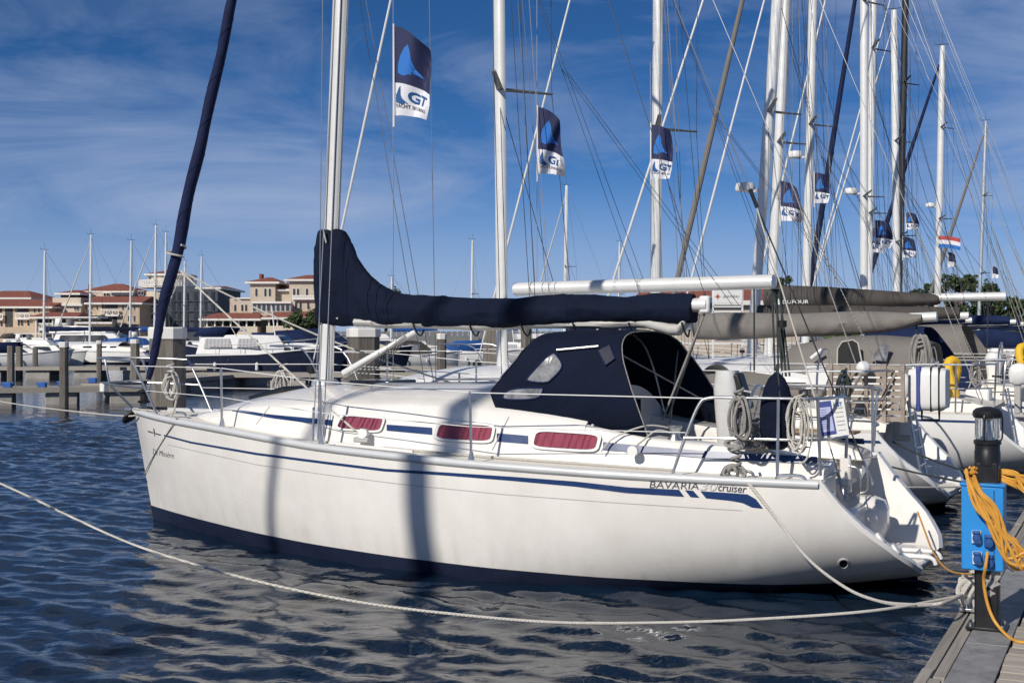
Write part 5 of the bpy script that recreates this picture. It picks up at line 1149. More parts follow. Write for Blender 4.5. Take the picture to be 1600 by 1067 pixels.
pile('slim dark timber pile with white cap right of the white vang strut', 690, 521, 36, .24)
pile('dark pile with white cap on the left walkway', 100, 534, 37, .22, square=True)
pile('bare grey pile at the left end of the far pontoon', 17, 540, 55, .28, False); pile('bare grey pile next to the one at the far pontoon end', 30, 541, 62, .3, False)
pile('short grey pile in front of the small white cruisers', 55, 543, 66, .26, False)
pile('slim pile with white cap beside the navy-covered distant yacht', 155, 532, 60, .24); pile('pale pile with white cap just left of the bow rail', 211, 530, 48, .3)
pile('dark pile standing behind the white yacht boom foot', 822, 508, 42, .3, False)
pile('grey pile behind the mast of the bare-boom yacht', 772, 516, 30, .5, False)

# ------------------------------------------------------------------ pontoons across the basin
def pontoon(label, a, b, w, z=.5, floats=3, group=None):
    a, b = Vector(a), Vector(b); d = b-a; L = d.length; o = thing('pontoon', label, 'pontoon', (a.x, a.y, 0), math.atan2(d.y, d.x), group)
    part('walkway', MB().box((L/2, 0, z-.06), (L, w, .10)), 'plank_wood', o)
    for s in (-1, 1): part('edge_beam', MB().box((L/2, s*(w/2+.05), z-.08), (L, .1, .16)), 'edge_wood', o)
    for k in range(floats):
        part('float', MB().box((L*(k+.5)/floats, 0, z/2-.18), (min(2.6, L/floats*.5), w*.95, z)), 'concrete', o, bevel=.03)
    return o
p1 = pontoon('long narrow pontoon low on the water left of the bow', wd(-160, 600, 38), wd(245, 604, 40), 1.2, .52, 4)
p2 = pontoon('slanting finger pontoon behind the left walkway', wd(150, 590, 42), wd(420, 578, 56), .9, .5, 3)
p3 = pontoon('far pontoon in front of the moored white cruisers', wd(-120, 575, 62), wd(330, 572, 62), 1.6, .55, 6)
p4 = pontoon('pontoon alongside the navy motor cruiser', wd(290, 583, 52), wd(840, 583, 52), 1.6, .55, 5)
p5 = pontoon('pontoon crossing behind the white vang strut', wd(560, 573, 64), wd(900, 573, 64), 1.6, .5, 4)
for i, (x, y, d) in enumerate(((12, 597, 38.6), (66, 597, 38.6), (98, 594, 39.4), (145, 590, 42.5))):
    p = wd(x, y, d); o = thing('dock_bollard', 'small blue mooring bollard on the left pontoons', 'bollard', (p.x, p.y, .5), 0, 'blue bollards on the left pontoons')
    part('body', MB().box((0, 0, .08), (.26, .16, .18)), 'blue_tarp', o, bevel=.03); part('horn', MB().tube([(-.18, 0, .14), (.18, 0, .14)], .03, 7), 'blue_tarp', o)

# ------------------------------------------------------------------ motor boats across the basin
def motorboat(label, loc, rz, L, kind, hullm='gelcoat_b', topm='gelcoat_b', name='motor_boat', group=None, canopy='navy_canvas_b'):
    o = thing(name, label, 'motorboat', (loc[0], loc[1], 0), rz, group); hb = L*.155; k = L/9
    rr = []
    for i in range(21):
        s = i/20; x = L*s; b = hb*itp([(0, .9), (.4, 1), (.65, .95), (.85, .6), (.95, .28), (1, .03)], s); zs = k*itp([(0, 1.0), (.5, 1.1), (1, 1.55)], s)
        rr.append([(x-(L*.0 if s < 1 else 0), -b, zs), (x-.25*s*s*k, -b*.93, zs*.5), (x-.5*s**4*k, -b*.8, .02), (x-.6*s**4*k, -b*.35, -.35), (x-.6*s**4*k, b*.35, -.35), (x-.5*s**4*k, b*.8, .02), (x-.25*s*s*k, b*.93, zs*.5), (x, b, zs)])
    part('hull', MB().loft(rr), hullm, o)
    rb = MB(); 
    for sg in (-1, 1):
        rb.tube([(L*s, sg*hb*itp([(0, .9), (.4, 1), (.65, .95), (.85, .6), (.95, .28), (1, .03)], s)*1.01, k*itp([(0, 1.0), (.5, 1.1), (1, 1.55)], s)-.03) for s in [i/16 for i in range(17)]], .04, 6)
    part('rubbing_strake', rb, 'plastic_white', o)
    def cab(name_, x0, x1, x2, x3, z0, z1, w, m):      # trapezium cabin: base x0..x3, roof x1..x2
        b = MB(); wt = w*.84
        b.loft([[(x0, -w, z0), (x1, -wt, z1), (x1, wt, z1), (x0, w, z0)], [(lerp(x0, x3, .5), -w, z0), (lerp(x1, x2, .5), -wt, z1+.04*k), (lerp(x1, x2, .5), wt, z1+.04*k), (lerp(x0, x3, .5), w, z0)], [(x3, -w*.7, z0), (x2, -wt*.85, z1), (x2, wt*.85, z1), (x3, w*.7, z0)]], closed=True)
        return part(name_, b, m, o, bevel=.04*k)
    def win(x0, x1, z0, z1, w0, w1, slant=.0, m='window_dark'):
        for sg in (-1, 1): part('window', MB().prism([(x0, sg*w0, z0), (x1, sg*w0, z0), (x1-slant, sg*w1, z1), (x0+slant*.4, sg*w1, z1)], (0, sg*.03, 0)), m, o, smooth=False)
    zd = 1.05*k
    if kind == 'cruiser':                       # wheelhouse cruiser, aft cabin
        cab('cabin', .12*L, .15*L, .60*L, .68*L, zd, 2.05*k, hb*.8, topm); cab('foredeck_trunk', .6*L, .64*L, .80*L, .86*L, zd+.1*k, 1.62*k, hb*.55, topm)
        win(.17*L, .34*L, 1.38*k, 1.88*k, hb*.79, hb*.715, .05*L*.4, 'pale_curtain'); win(.37*L, .50*L, 1.38*k, 1.88*k, hb*.79, hb*.715, .05*L*.4, 'pale_curtain')
        part('windscreen', MB().prism([(.685*L, -hb*.5, 1.42*k), (.685*L, hb*.5, 1.42*k), (.615*L, hb*.55, 1.98*k), (.615*L, -hb*.55, 1.98*k)], (.02, 0, .02)), 'window_dark', o)
        for q in range(3): win((.64+.055*q)*L, (.675+.055*q)*L, 1.28*k, 1.42*k, hb*(.58-.07*q), hb*(.56-.07*q))
        for sg in (-1, 1):
            part('hand_rail', MB().tube([(L*s, sg*hb*itp([(0, .9), (.4, 1), (.65, .93), (.85, .6), (1, .05)], s)*.97, k*itp([(0, 1.0), (.5, 1.1), (1, 1.55)], s)+.5*k) for s in [.2+.8*i/10 for i in range(11)]], .02, 6), 'steel', o)
            for s in (.25, .4, .55, .7, .85): part('rail_post', MB().tube([(L*s, sg*hb*itp([(0, .9), (.4, 1), (.65, .93), (.85, .6), (1, .05)], s)*.97, k*itp([(0, 1.0), (.5, 1.1), (1, 1.55)], s)), (L*s, sg*hb*itp([(0, .9), (.4, 1), (.65, .93), (.85, .6), (1, .05)], s)*.97, k*itp([(0, 1.0), (.5, 1.1), (1, 1.55)], s)+.5*k)], .015, 5), 'steel', o)
        b = MB(); b.loft([[(x, -hb*.72, 2.0*k), (x+.04*L, -hb*.66, z), (x+.04*L, hb*.66, z), (x, hb*.72, 2.0*k)] for x, z in ((.1*L, 2.42*k), (.2*L, 2.5*k), (.28*L, 2.46*k))], closed=False)
        part('canopy', b, canopy, o, solid=.03); part('canopy_frame', MB().tube([(.36*L, -hb*.7, 2.02*k), (.33*L, -hb*.66, 2.45*k), (.33*L, hb*.66, 2.45*k), (.36*L, hb*.7, 2.02*k)], .02, 6), 'steel', o)
        part('boat_mast', MB().tube([(.56*L, 0, 2.05*k), (.54*L, 0, 3.6*k)], .035, 7), 'plastic_white', o)
    elif kind == 'canopy':                     # open cruiser under a tall cockpit canopy
        b = MB(); rr = [[(x, -hb*.88, zd), (x, -hb*.8, z), (x, hb*.8, z), (x, hb*.88, zd)] for x, z in ((.02*L, 2.2*k), (.06*L, 2.45*k), (.34*L, 2.6*k), (.44*L, 2.5*k), (.55*L, 1.75*k))]
        C_ = part('canopy', b.loft(rr, closed=True), canopy, o)
        for x0, x1 in ((.08, .22), (.27, .42)):
            for sg in (-1, 1): part('canopy_window', MB().prism([(x0*L, sg*hb*.86, 1.5*k), (x1*L, sg*hb*.86, 1.5*k), (x1*L-.01, sg*hb*.82, 2.2*k), (x0*L, sg*hb*.82, 2.2*k)], (0, sg*.03, 0)), 'vinyl', C_, smooth=False)
        cab('cabin', .46*L, .5*L, .74*L, .92*L, zd+.05, 1.75*k, hb*.7, topm); win(.54*L, .68*L, 1.3*k, 1.5*k, hb*.66, hb*.63, .02*L)
        part('hand_rail', MB().tube(cr([(.5*L, -hb*.9, 1.7*k), (.8*L, -hb*.65, 1.95*k), (.98*L, 0, 2.05*k), (.8*L, hb*.65, 1.95*k), (.5*L, hb*.9, 1.7*k)], 5), .02, 6), 'steel', o)
    elif kind == 'fly':                        # flybridge yacht
        cab('cabin', .08*L, .1*L, .62*L, .78*L, zd, 2.1*k, hb*.85, topm); win(.14*L, .6*L, 1.5*k, 1.95*k, hb*.83, hb*.75, .04*L)
        cab('flybridge', .05*L, .03*L, .5*L, .56*L, 2.12*k, 2.65*k, hb*.8, topm)
        part('radar_arch', MB().loft([[(.1*L+x, sg*hb*w, z) for x in (0, .06*L)] for sg, w, z in ((-1, .78, 2.6*k), (-1, .65, 3.3*k), (1, .65, 3.3*k), (1, .78, 2.6*k))], closed=False), topm, o, solid=.08)
        part('windscreen', MB().prism([(.79*L, -hb*.5, 1.5*k), (.79*L, hb*.5, 1.5*k), (.64*L, hb*.6, 2.05*k), (.64*L, -hb*.6, 2.05*k)], (.02, 0, .02)), 'window_dark', o)
        part('hardtop', MB().box((.28*L, 0, 3.35*k), (.42*L, hb*1.4, .1*k)), topm, o, bevel=.03)
    else:                                       # sports cruiser with raked screen
        cab('cabin', .2*L, .3*L, .5*L, .86*L, zd, 1.72*k, hb*.78, topm); win(.36*L, .56*L, 1.25*k, 1.55*k, hb*.76, hb*.7, .05*L)
        part('windscreen', MB().prism([(.62*L, -hb*.55, 1.5*k), (.62*L, hb*.55, 1.5*k), (.46*L, hb*.5, 2.1*k), (.46*L, -hb*.5, 2.1*k)], (.02, 0, .02)), 'window_dark', o)
        part('canopy', MB().loft([[(x, -hb*.8, 1.2*k), (x, -hb*.7, z), (x, hb*.7, z), (x, hb*.8, 1.2*k)] for x, z in ((.02*L, 1.7*k), (.15*L, 2.15*k), (.46*L, 2.2*k))], closed=False), canopy, o, solid=.02)
    for s in (.25, .5): part('fender', MB().tube([(L*s, -hb*1.04, .66*k), (L*s, -hb*1.04, .6*k), (L*s, -hb*1.04, .26*k), (L*s, -hb*1.04, .2*k)], [.02, .085*k, .085*k, .02], 8), 'plastic_white', o)
    return o
def at(x, ywl): d = 4240/(ywl-YH); return ((x-800)/FP*d, d)
c_ = at(286, 584); motorboat('navy-hulled motor cruiser with white wheelhouse and curtained windows', (c_[0], c_[1]), R(-6), 9.0, 'cruiser', 'boot', 'gelcoat_b')
c_ = at(420, 578); motorboat('motor boat under a tall navy cockpit canopy behind the navy cruiser', (c_[0], c_[1]), R(4), 8.5, 'canopy', 'boot', 'render_cream')
c_ = at(510, 580); motorboat('cream-topped motor boat behind the furled mainsail mast', (c_[0], c_[1]), R(168), 9, 'sport', 'boot', 'render_cream')
specs = [(-40, 571, 8, 9, 'sport', 'white sports cruiser at the left edge with navy cockpit cover'), (22, 569, -14, 8, 'fly', 'white flybridge cruiser behind the bare grey piles'), (58, 567, 12, 8.5, 'cruiser', 'white cabin cruiser with raked screen among the left boats'), (78, 562, -6, 13, 'fly', 'large white flybridge yacht with dark hardtop in front of the arcade'), (120, 568, 20, 8, 'sport', 'white sports boat next to the slim capped pile'), (168, 566, -20, 9, 'canopy', 'white canopy cruiser just left of the furled headsail foot'), (-10, 561, 0, 11, 'cruiser', 'white cruiser in the second line at the left edge'), (195, 561, 10, 9, 'fly', 'white motor yacht half hidden by the bow pile'),
         (600, 569, 15, 8, 'canopy', 'grey canopied boat behind the vang strut'), (640, 566, -170, 9, 'sport', 'white sports cruiser right of the thick capped pile'), (690, 568, 5, 9.5, 'sport', 'low white day cruiser behind the slim dark pile'), (735, 563, -15, 9, 'cruiser', 'white cabin boat left of the bare-boom yacht mast'), (800, 564, 10, 10, 'fly', 'white flybridge boat behind the sprayhood window'), (860, 566, 170, 9, 'cruiser', 'white cruiser behind the navy sprayhood'), (540, 560, 0, 10, 'fly', 'white motor yacht in the far line behind the mast'), (450, 556, 8, 11, 'cruiser', 'pale motor yacht moored below the pavilion')]
for x, yy, rz, L, kd, lab in specs:
    c_ = at(x, yy); motorboat(lab, c_, R(rz), L*.72, kd, random.choice(['gelcoat_b', 'plastic_white', 'gelcoat_b']), 'gelcoat_b', canopy=random.choice(['navy_canvas_b', 'blue_tarp', 'dark_canvas']))
c_ = at(1500, 556); motorboat('white hardtop motor yacht with dark windows beyond the grey tent', W(8.6, 24, 0)[:2], pi-A, 8, 'cruiser')
# distant yachts whose masts stand against the houses
for i, (x, yt, yb, cv) in enumerate(((68, 391, 568, 'navy_canvas_b'), (140, 367, 568, 'navy_canvas'), (203, 376, 566, 'blue_tarp'), (241, 352, 565, 'navy_canvas_b'), (257, 363, 562, 'grey_canvas'), (287, 408, 562, 'navy_canvas_b'), (313, 400, 560, 'sailcloth'), (611, 432, 563, 'blue_tarp'), (736, 375, 563, 'blue_tarp'), (882, 290, 572, 'navy_canvas_b'), (966, 378, 560, 'navy_canvas_b'))):
    d = 4240/(yb-YH); zt = EYE-(yt-YH)/FP*d; rz = R([10, -12, 25, 0, 8, -20, 15, 20, -10, -26, 5][i]); ku = 1.0
    pm = Vector(((x-800)/FP*d, d, 0)); org = pm-Matrix.Rotation(rz, 3, 'Z') @ Vector((3.0, 0, 0))
    nm = ['left of the arcade', 'rising before the red hipped roof', 'before the arched brick wing', 'tall before the round tower', 'close right of the tallest distant mast', 'short beside the furled headsail', 'with pale furled sail by the dark tower side', 'showing just above the navy sail cover', 'with blue tarp over the boom', 'thick in front of the second mast', 'farthest, thin, behind the third mast'][i]
    gen_yacht('distant white sailing boat, mast '+nm, 0, None, None, ku=ku, kb=.95, kz=.95, z_top=zt, rw=.10 if i != 9 else .14, world=((org.x, org.y, 0), rz), cover=(cv,), full=False, spr=(zt*.55,), gen=('sailcloth', .05) if i % 2 else None)

# ------------------------------------------------------------------ far shore: quay, houses, trees
shore = MB(); 
shore.quad((-400, 128, .9), (400, 128, .9), (400, 700, 1.2), (-400, 700, 1.2)); shore.quad((-400, 128, -1), (400, 128, -1), (400, 128, .9), (-400, 128, .9))
o = shore.build('shore', 'quay', None, smooth=False); tag(o, 'grey quay and land across the basin', 'quay', kind='structure')
fence = thing('quay_fence', 'grey slatted fence along the far quay behind the boats', 'fence', (-20, 127, .9))
for k in range(46): part('board', MB().box((k*.55, 0, .75), (.46, .04, 1.5)), 'quay', fence, smooth=False)
part('rail', MB().box((12.4, .05, 1.3), (25.2, .05, .08)), 'quay', fence)
class Bld:
    def __init__(s, label, D, x, name='apartment_building'):
        s.D = D; s.ox = (x-800)/FP*D; s.o = thing(name, label, 'building', (s.ox, D, .9)); s.k = D/FP
    def X(s, x, dd=0): return (x-800)/FP*(s.D+dd)-s.ox
    def Z(s, y, dd=0): return EYE-(y-YH)/FP*(s.D+dd)-.9
    def wall(s, x0, x1, yt, yb=534, depth=10, m='brick', dd=0, name='wall'):
        a, b, zt, zb = s.X(x0, dd), s.X(x1, dd), s.Z(yt, dd), min(0, s.Z(yb, dd)) if yb >= 530 else s.Z(yb, dd)
        return part(name, MB().box(((a+b)/2, dd+depth/2, (zt+zb)/2), (b-a, depth, zt-zb)), m, s.o, smooth=False)
    def hip(s, x0, x1, ye, yr, depth=10, dd=0, hipl=.35, m='roof_tile', ov=.5, gable=False):
        a, b, z0, z1 = s.X(x0, dd)-ov, s.X(x1, dd)+ov, s.Z(ye, dd), s.Z(yr, dd); y0_, y1_ = dd-ov, dd+depth+ov; ym = (y0_+y1_)/2; h = (b-a)*hipl*(0 if gable else 1)
        q = MB(); A_, B_, C_, D_ = (a, y0_, z0), (b, y0_, z0), (b, y1_, z0), (a, y1_, z0); E_, F_ = (a+h, ym, z1), (b-h, ym, z1)
        q.quad(A_, B_, F_, E_); q.quad(C_, D_, E_, F_); q.quad(D_, A_, E_); q.quad(B_, C_, F_)
        r = part('roof', q, m, s.o, smooth=False); part('eaves', MB().box(((a+b)/2, ym, z0-.12), (b-a+.1, y1_-y0_+.1, .26)), 'trim_white', r, smooth=False); return r
    def win(s, x0, x1, yt, yb, dd=0, arch=False, m='window_dark'):
        a, b, zt, zb = s.X(x0, dd), s.X(x1, dd), s.Z(yt, dd), s.Z(yb, dd)
        top_ = [(lerp(b, a, k/8), zt+(b-a)*.5*sin(pi*k/8)) for k in range(9)] if arch else [(b, zt), (a, zt)]
        f = part('window', MB().prism([((p[0]-(a+b)/2)*1.25+(a+b)/2, dd-.05, p[1]+(.08 if p[1] >= zt else -.08)) for p in [(a, zb), (b, zb)]+top_], (0, .1, 0)), 'trim_white', s.o, smooth=False)
        part('pane', MB().prism([(p[0], dd-.08, p[1]) for p in [(a, zb), (b, zb)]+top_], (0, .05, 0)), m, f, smooth=False)
        if b-a > .9: part('mullion', MB().box(((a+b)/2, dd-.1, (zt+zb)/2), (.09, .05, zt-zb)), 'trim_white', f, smooth=False)
        return f
    def loggia(s, x0, x1, yt, yb, dd=0):
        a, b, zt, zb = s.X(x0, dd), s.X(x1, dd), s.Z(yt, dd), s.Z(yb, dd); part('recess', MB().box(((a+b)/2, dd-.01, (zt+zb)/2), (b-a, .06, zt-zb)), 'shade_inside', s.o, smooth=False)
    def rail(s, x0, x1, yt, yb, dd=0):
        dd = dd-.5; a, b, zt, zb = s.X(x0, dd), s.X(x1, dd), s.Z(yt, dd), s.Z(yb, dd); h = zt-zb; q = MB(); n = max(2, round((b-a)/h))
        q.box(((a+b)/2, dd, zt), (b-a, .12, .14)); q.box(((a+b)/2, dd, zb), (b-a, .12, .14))
        for k in range(n+1): q.box((lerp(a, b, k/n), dd, (zt+zb)/2), (.12, .1, h))
        for k in range(n):
            p0, p1 = lerp(a, b, k/n), lerp(a, b, (k+1)/n); q.bar((p0, dd, zb), (p1, dd, zt), .11, .06); q.bar((p0, dd, zt), (p1, dd, zb), .11, .06)
        part('balustrade', q, 'trim_white', s.o, smooth=False); part('balcony_slab', MB().box(((a+b)/2, dd+.3, zb-.12), (b-a, .75, .16)), 'trim_white', s.o, smooth=False)
    def arch(s, x0, x1, yt, yb=545, dd=0):
        a, b, zt, zb = s.X(x0, dd), s.X(x1, dd), s.Z(yt, dd), 0; w = b-a; sp = zt-w*.28
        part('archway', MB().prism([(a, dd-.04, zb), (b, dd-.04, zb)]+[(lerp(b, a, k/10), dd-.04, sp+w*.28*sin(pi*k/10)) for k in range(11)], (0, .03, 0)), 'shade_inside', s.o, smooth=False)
# left wing
b = Bld('brick apartment wing with red roof and lattice balconies at the left edge', 178, 0)
b.wall(-60, 77, 478, m='brick', depth=12); b.hip(-60, 78, 479, 466, 12, gable=True); b.hip(-50, 45, 465, 452, 14, dd=14, hipl=.3); b.wall(-48, 42, 465, 480, 14, 'slate_shaded', dd=14)
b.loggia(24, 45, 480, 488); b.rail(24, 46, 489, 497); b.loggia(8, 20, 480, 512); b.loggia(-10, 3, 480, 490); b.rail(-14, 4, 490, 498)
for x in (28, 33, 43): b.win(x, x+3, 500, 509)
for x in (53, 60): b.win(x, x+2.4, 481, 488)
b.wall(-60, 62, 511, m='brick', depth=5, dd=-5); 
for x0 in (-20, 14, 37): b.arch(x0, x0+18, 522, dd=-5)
b.win(1, 4, 502, 510)
# centre wing
b = Bld('brick arcade house with stepped red roofs and a lattice balcony', 172, 105)
b.wall(52, 118, 500, m='brick', depth=9, dd=0); b.hip(52, 117, 495, 487, 8, dd=-1, hipl=.12); b.loggia(58, 108, 497, 505, dd=0); b.rail(56, 109, 505.5, 514, dd=-.4)
for x in (55, 81, 107): b.wall(x, x+2, 495, 534, .4, 'trim_white', dd=-1.2, name='column')
for x0 in (63, 90): b.arch(x0, x0+22, 521)
b.wall(82, 126, 465, 498, 8, 'render_cream', dd=9); b.wall(80, 128, 475, 478, .5, 'trim_white', dd=8.6, name='cornice')
b.wall(95, 120, 459, 466, 6, 'slate_shaded', dd=13); b.hip(93, 121, 458, 452, 7, dd=12, hipl=.4)
for x in (97, 102): b.win(x, x+2.5, 461, 465, dd=12.9)
for x in (89, 93, 116, 120): b.win(x, x+2.4, 479, 484, dd=8.9)
b.wall(116, 176, 504, m='brick', depth=6, dd=-4); b.wall(117, 175, 503, 506, .5, 'trim_white', dd=-4.4, name='cornice')
b.arch(121, 143, 520, dd=-4); b.arch(147, 172, 520, dd=-4); b.wall(144, 172, 516, 518, 1.5, 'render_cream', dd=-5.2, name='awning')
b.wall(175, 190, 506, m='slate_shaded', depth=8, dd=-2.6)
# right brick wing
b = Bld('brick house with large red hipped roof and narrow windows', 182, 170)
b.wall(126, 218, 474, m='brick', depth=13); b.hip(124, 218, 473, 461, 13, hipl=.05); b.wall(122, 196, 457, 466, 10, 'render_cream', dd=8); b.hip(128, 204, 455, 441, 12, dd=9, hipl=.42); b.wall(138, 139.5, 444, 455, .8, 'roof_tile', dd=14, name='chimney')
b.wall(174, 204, 457, 462, 6, 'slate_shaded', dd=7)
for x in (162, 167): b.win(x, x+2.6, 458, 462.5, dd=7.8)
for x in (134, 143, 151, 191, 200, 209): b.win(x, x+2, 477, 484)
for x in (191, 200, 209): b.win(x, x+2, 494, 502, arch=True)
b.loggia(159, 184, 475, 483); b.rail(158, 185, 483.5, 492); b.loggia(160, 183, 494, 504, ); b.win(163, 167, 496, 504); b.win(172, 176, 496, 504)
b.wall(124, 158, 491, 493, 2, 'render_cream', dd=-2, name='awning'); b.win(192, 211, 521, 529, arch=True)
# round tower
b = Bld('round cream tower block with roof terrace lattice and side coloured dark for shade', 190, 270)
def drum(x0, x1, yt, yb, m, nm, dd):
    a, c2, zt, zb = b.X(x0, dd), b.X(x1, dd), b.Z(yt, dd), b.Z(yb, dd) if yb < 530 else 0; r = (c2-a)/2; return part(nm, MB().lathe([(r, zb), (r, zt), (0, zt)], ((a+c2)/2, dd+r, 0), 28), m, b.o, ang=20)
drum(222, 272, 455, 560, 'render_cream', 'tower', 0); drum(206, 296, 446, 449, 'trim_white', 'terrace_slab', -1); drum(223, 293, 431, 446, 'render_cream', 'penthouse', 3); drum(220, 296, 428, 430.5, 'trim_white', 'cornice', 2.6)
b.hip(232, 284, 428, 421, 7, dd=4, hipl=.4)
q = MB(); n = 26; rr_ = (b.X(296, -1)-b.X(206, -1))/2; cxx = (b.X(296, -1)+b.X(206, -1))/2; zb_, zt_ = b.Z(446, -1), b.Z(437.5, -1); f3 = lambda t, z: (cxx-rr_*cos(t), -1+rr_-rr_*sin(t), z)
for k in range(n):
    t0, t1 = pi*k/n, pi*(k+1)/n; q.bar(f3(t0, zt_), f3(t1, zt_), .16, .16); q.bar(f3(t0, zb_), f3(t1, zb_), .16, .16); q.bar(f3(t0, zb_), f3(t1, zt_), .11, .08); q.bar(f3(t0, zt_), f3(t1, zb_), .11, .08); q.bar(f3(t0, zb_), f3(t0, zt_), .12, .12)
part('terrace_balustrade', q, 'trim_white', b.o, smooth=False)
b.wall(262, 340, 449, m='slate_shaded', depth=16, dd=-.5); b.hip(312, 341, 449, 444, 16, dd=0, hipl=.3)  # shaded flank of the tower, its shade put into the wall colour
for x in (268, 277, 289, 303, 318, 330): b.wall(x, x+5, 456, 512, .2, 'window_dark', dd=-.6, name='window_strip')
for y in (470, 486, 500): b.wall(266, 338, y, y+1.2, .15, 'slate_shaded', dd=-.72, name='floor_band')
b.wall(205, 242, 468, m='slate_shaded', depth=6, dd=-2)
for y in (478, 496): b.loggia(218, 246, y, y+6, dd=-2); b.rail(217, 247, y+3, y+11, dd=-2)
for x in (216, 221, 241, 250): b.win(x, x+3, 455, 461, dd=1)
# middle villa
b = Bld('pale villa with two red hipped towers and arched windows', 175, 430, 'villa')
b.wall(359, 393, 466, m='brick_pale', depth=9, dd=3); b.wall(391, 430, 441, m='brick_pale', depth=10); b.hip(390, 431, 440.5, 431, 10, hipl=.42); b.wall(452, 500, 437, m='brick_pale', depth=10); b.hip(451, 502, 436.5, 427, 10, hipl=.4); b.wall(429, 454, 452, m='brick_pale', depth=9, dd=1); b.hip(428, 455, 452, 446, 9, dd=1, hipl=.1)
b.wall(405, 409, 428, 436, 1.5, 'roof_tile', dd=5, name='chimney'); b.wall(442, 448, 441, 450, 1.5, 'render_cream', dd=6, name='chimney')
for x in (399, 413, 420, 458, 464, 478): b.win(x, x+3, 452, 463, arch=True)
for x in (461, 468, 480): b.win(x, x+3, 473, 483, arch=True)
for x in (366, 377, 383): b.win(x, x+3, 477, 486, dd=3, arch=True)
b.wall(393, 455, 471, 474, 1, 'trim_white', dd=-2, name='cornice'); b.wall(394, 454, 474, 488, 2, 'trim_white', dd=-1.6, name='sun_room')
for k in range(8): b.win(395+k*7.4, 400+k*7.4, 475.5, 486, dd=-1.65, m='pane')
b.rail(457, 493, 462, 466, dd=0); b.wall(394, 455, 488, m='brick_pale', depth=6, dd=-1.5)
b.wall(365, 393, 465, 467, .4, 'trim_white', dd=2.7, name='cornice')
for x in (406, 412, 420, 426): b.win(x, x+3.4, 502, 510, dd=-1.5)
b.hip(318, 402, 498, 488, 9, dd=-6, hipl=.14); b.loggia(322, 398, 499, 510, dd=-3)
for k in range(7): b.wall(322+k*12.4, 324+k*12.4, 498, 515, .4, 'trim_white', dd=-6, name='column')
b.wall(318, 402, 510, m='render_cream', depth=4, dd=-6.3); b.hip(416, 505, 496, 486, 9, dd=-6, hipl=.14); b.loggia(420, 500, 497, 510, dd=-3)
for k in range(7): b.wall(419+k*13, 421+k*13, 496, 512, .4, 'trim_white', dd=-6, name='column')
b.wall(416, 505, 509, m='render_cream', depth=4, dd=-6.3)
# red brown hut with a white dealer board in the gap above the covers
b = Bld('low brown-roofed harbour hut behind the white dealer board', 75, 1120, 'hut'); b.wall(1010, 1260, 470, m='brick_pale', depth=6, dd=0); b.hip(1005, 1262, 470, 447, 6, hipl=.06, m='roof_tile', ov=.3)
p = wd(1137, 482, 46); o = thing('dealer_board', 'white dealer board with red star emblem on steel posts', 'sign', (p.x, 46, 0))
zt_, zb_ = wd(0, 453, 46).z, wd(0, 474, 46).z
part('panel', MB().box((0, 0, (zt_+zb_)/2), (1.05, .05, zt_-zb_)), 'plastic_white', o, bevel=.01)
for s in (-1, 1): part('post', MB().box((s*.53, .03, zt_/2-.3), (.06, .06, zt_+.6)), 'plastic_white', o)
for z in (zb_-.12, zb_-.3): part('rail', MB().box((0, .02, z), (1.05, .04, .05)), 'plastic_white', o)
st = []
for k in range(16): r_ = .14 if k % 4 == 0 else (.045 if k % 2 else .09); st.append((-.36+r_*cos(k*pi/8), -.03, (zt_+zb_)/2+r_*sin(k*pi/8)))
part('emblem', MB().prism(st, (0, .003, 0)), 'red', o, smooth=False)
put_text('lettering', 'JEANNEAU', lambda x, y: (-.18+.6*x, -.031, (zt_+zb_)/2-.04+.09*y), 'text_dark', o, shear=.15)
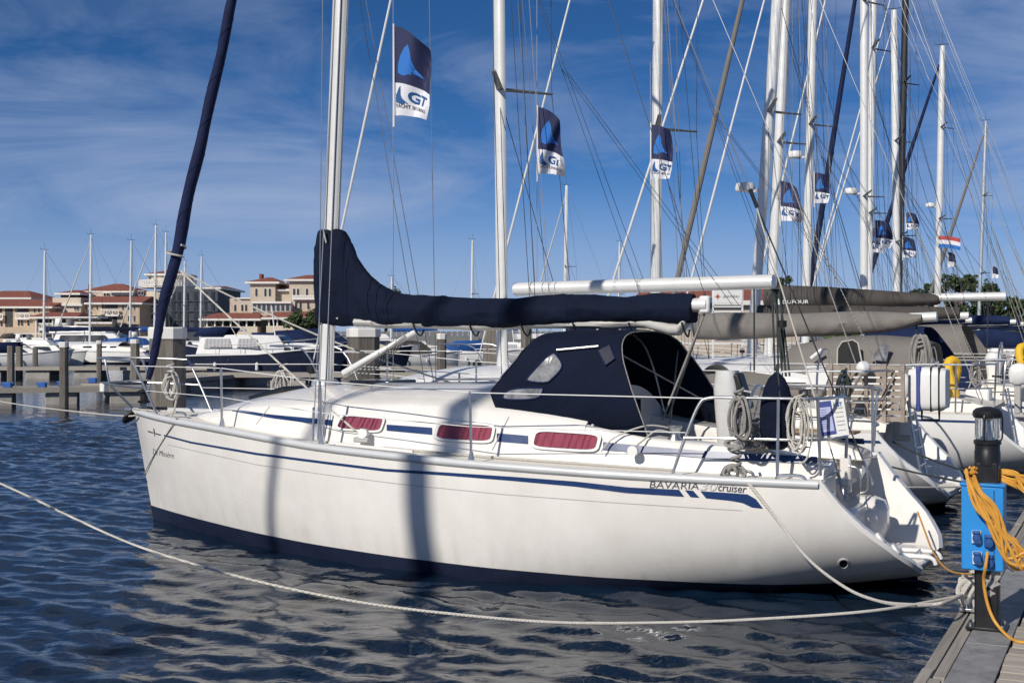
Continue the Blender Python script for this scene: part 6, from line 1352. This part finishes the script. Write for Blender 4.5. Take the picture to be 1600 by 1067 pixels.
# bank and trees on the right
bk = MB(); rows = []
for i in range(31):
    x = lerp(28, 190, i/30); rows.append([(x, 108+.25*i*0, -.5), (x, 112, 1.4+.3*sin(i)), (x, 128, 3.2+.5*sin(i*.7)), (x, 150, 3.0), (x, 240, 3.0)])
o = bk.loft(rows, closed=False).build('grass_bank', 'grass', None); tag(o, 'green grassy bank at the right end of the harbour', 'bank', kind='structure')
def tree(label, x, yt, d, wpx, seed, dens_=2200, lm=('leaf_a', 'leaf_b')):
    rn = random.Random(seed); t = wd(x, yt, d); zb = 1.5; H_ = t.z-zb; o = thing('tree', label, 'tree', (t.x, d, zb)); rw_ = wpx/FP*d/2
    tr = MB(); tr.tube(cr([(0, 0, -.5), (.1, 0, H_*.25), (.0, .1, H_*.5), (.15, 0, H_*.8)], 4), [.26*(1-.8*i/12) for i in range(13)], 8); cl = []
    for k in range(26):
        th, ph = rn.uniform(0, 2*pi), rn.uniform(-.6, 1); rr = rn.uniform(.35, .95); c = Vector((rw_*rr*cos(th)*sqrt(1-max(0, ph)**2*.6), rw_*rr*sin(th)*.8, H_*(.55+.38*ph))); cl.append((c, rw_*rn.uniform(.18, .4)))
        if k < 9: tr.tube([(0, 0, H_*rn.uniform(.25, .5)), c*.6+Vector((0, 0, H_*.15)), c], [.1, .06, .02], 5)
    part('trunk', tr, 'bark', o)
    bs_ = [MB(), MB()]
    for k in range(dens_):
        c, r = rn.choice(cl); d_ = Vector((rn.gauss(0, 1), rn.gauss(0, 1), rn.gauss(0, 1))).normalized()*r*rn.uniform(.4, 1.05); p = c+d_
        if p.z < .3: continue
        n1_ = Vector((rn.gauss(0, 1), rn.gauss(0, 1), rn.gauss(0, 1)+.6)).normalized(); a1 = n1_.orthogonal().normalized(); a2 = n1_.cross(a1); s_ = rn.uniform(.12, .3)
        bs_[rn.random() < .4].quad(p-a1*s_, p-a2*s_*.6, p+a1*s_, p+a2*s_*.6)
    cw_ = part('crown', bs_[0], lm[0], o, smooth=False); part('leaves', bs_[1], lm[1], cw_, smooth=False)
for i, (x, yt, d, w, lab) in enumerate(((1500, 428, 125, 70, 'tall dark green tree behind the striped ensign'), (1535, 436, 128, 60, 'rounded dark green tree behind the farthest yacht mast'), (1462, 440, 130, 50, 'green tree left of the tallest one on the bank'), (1432, 452, 132, 46, 'lower green tree behind the stout white mast'), (1405, 456, 135, 40, 'small tree behind the black mast'), (1575, 462, 122, 50, 'bushy tree at the right edge of the bank'), (1612, 468, 120, 60, 'wide bush at the end of the bank'), (1222, 430, 120, 42, 'dark tree rising over the brown sail cover'), (1192, 440, 122, 34, 'smaller tree next to the one over the brown cover'), (478, 487, 160, 60, 'low spreading tree in front of the pavilion roof'), (602, 450, 170, 64, 'distant tree peeping over the navy sail cover'))): tree(lab, x, yt, d, w, 40+i)
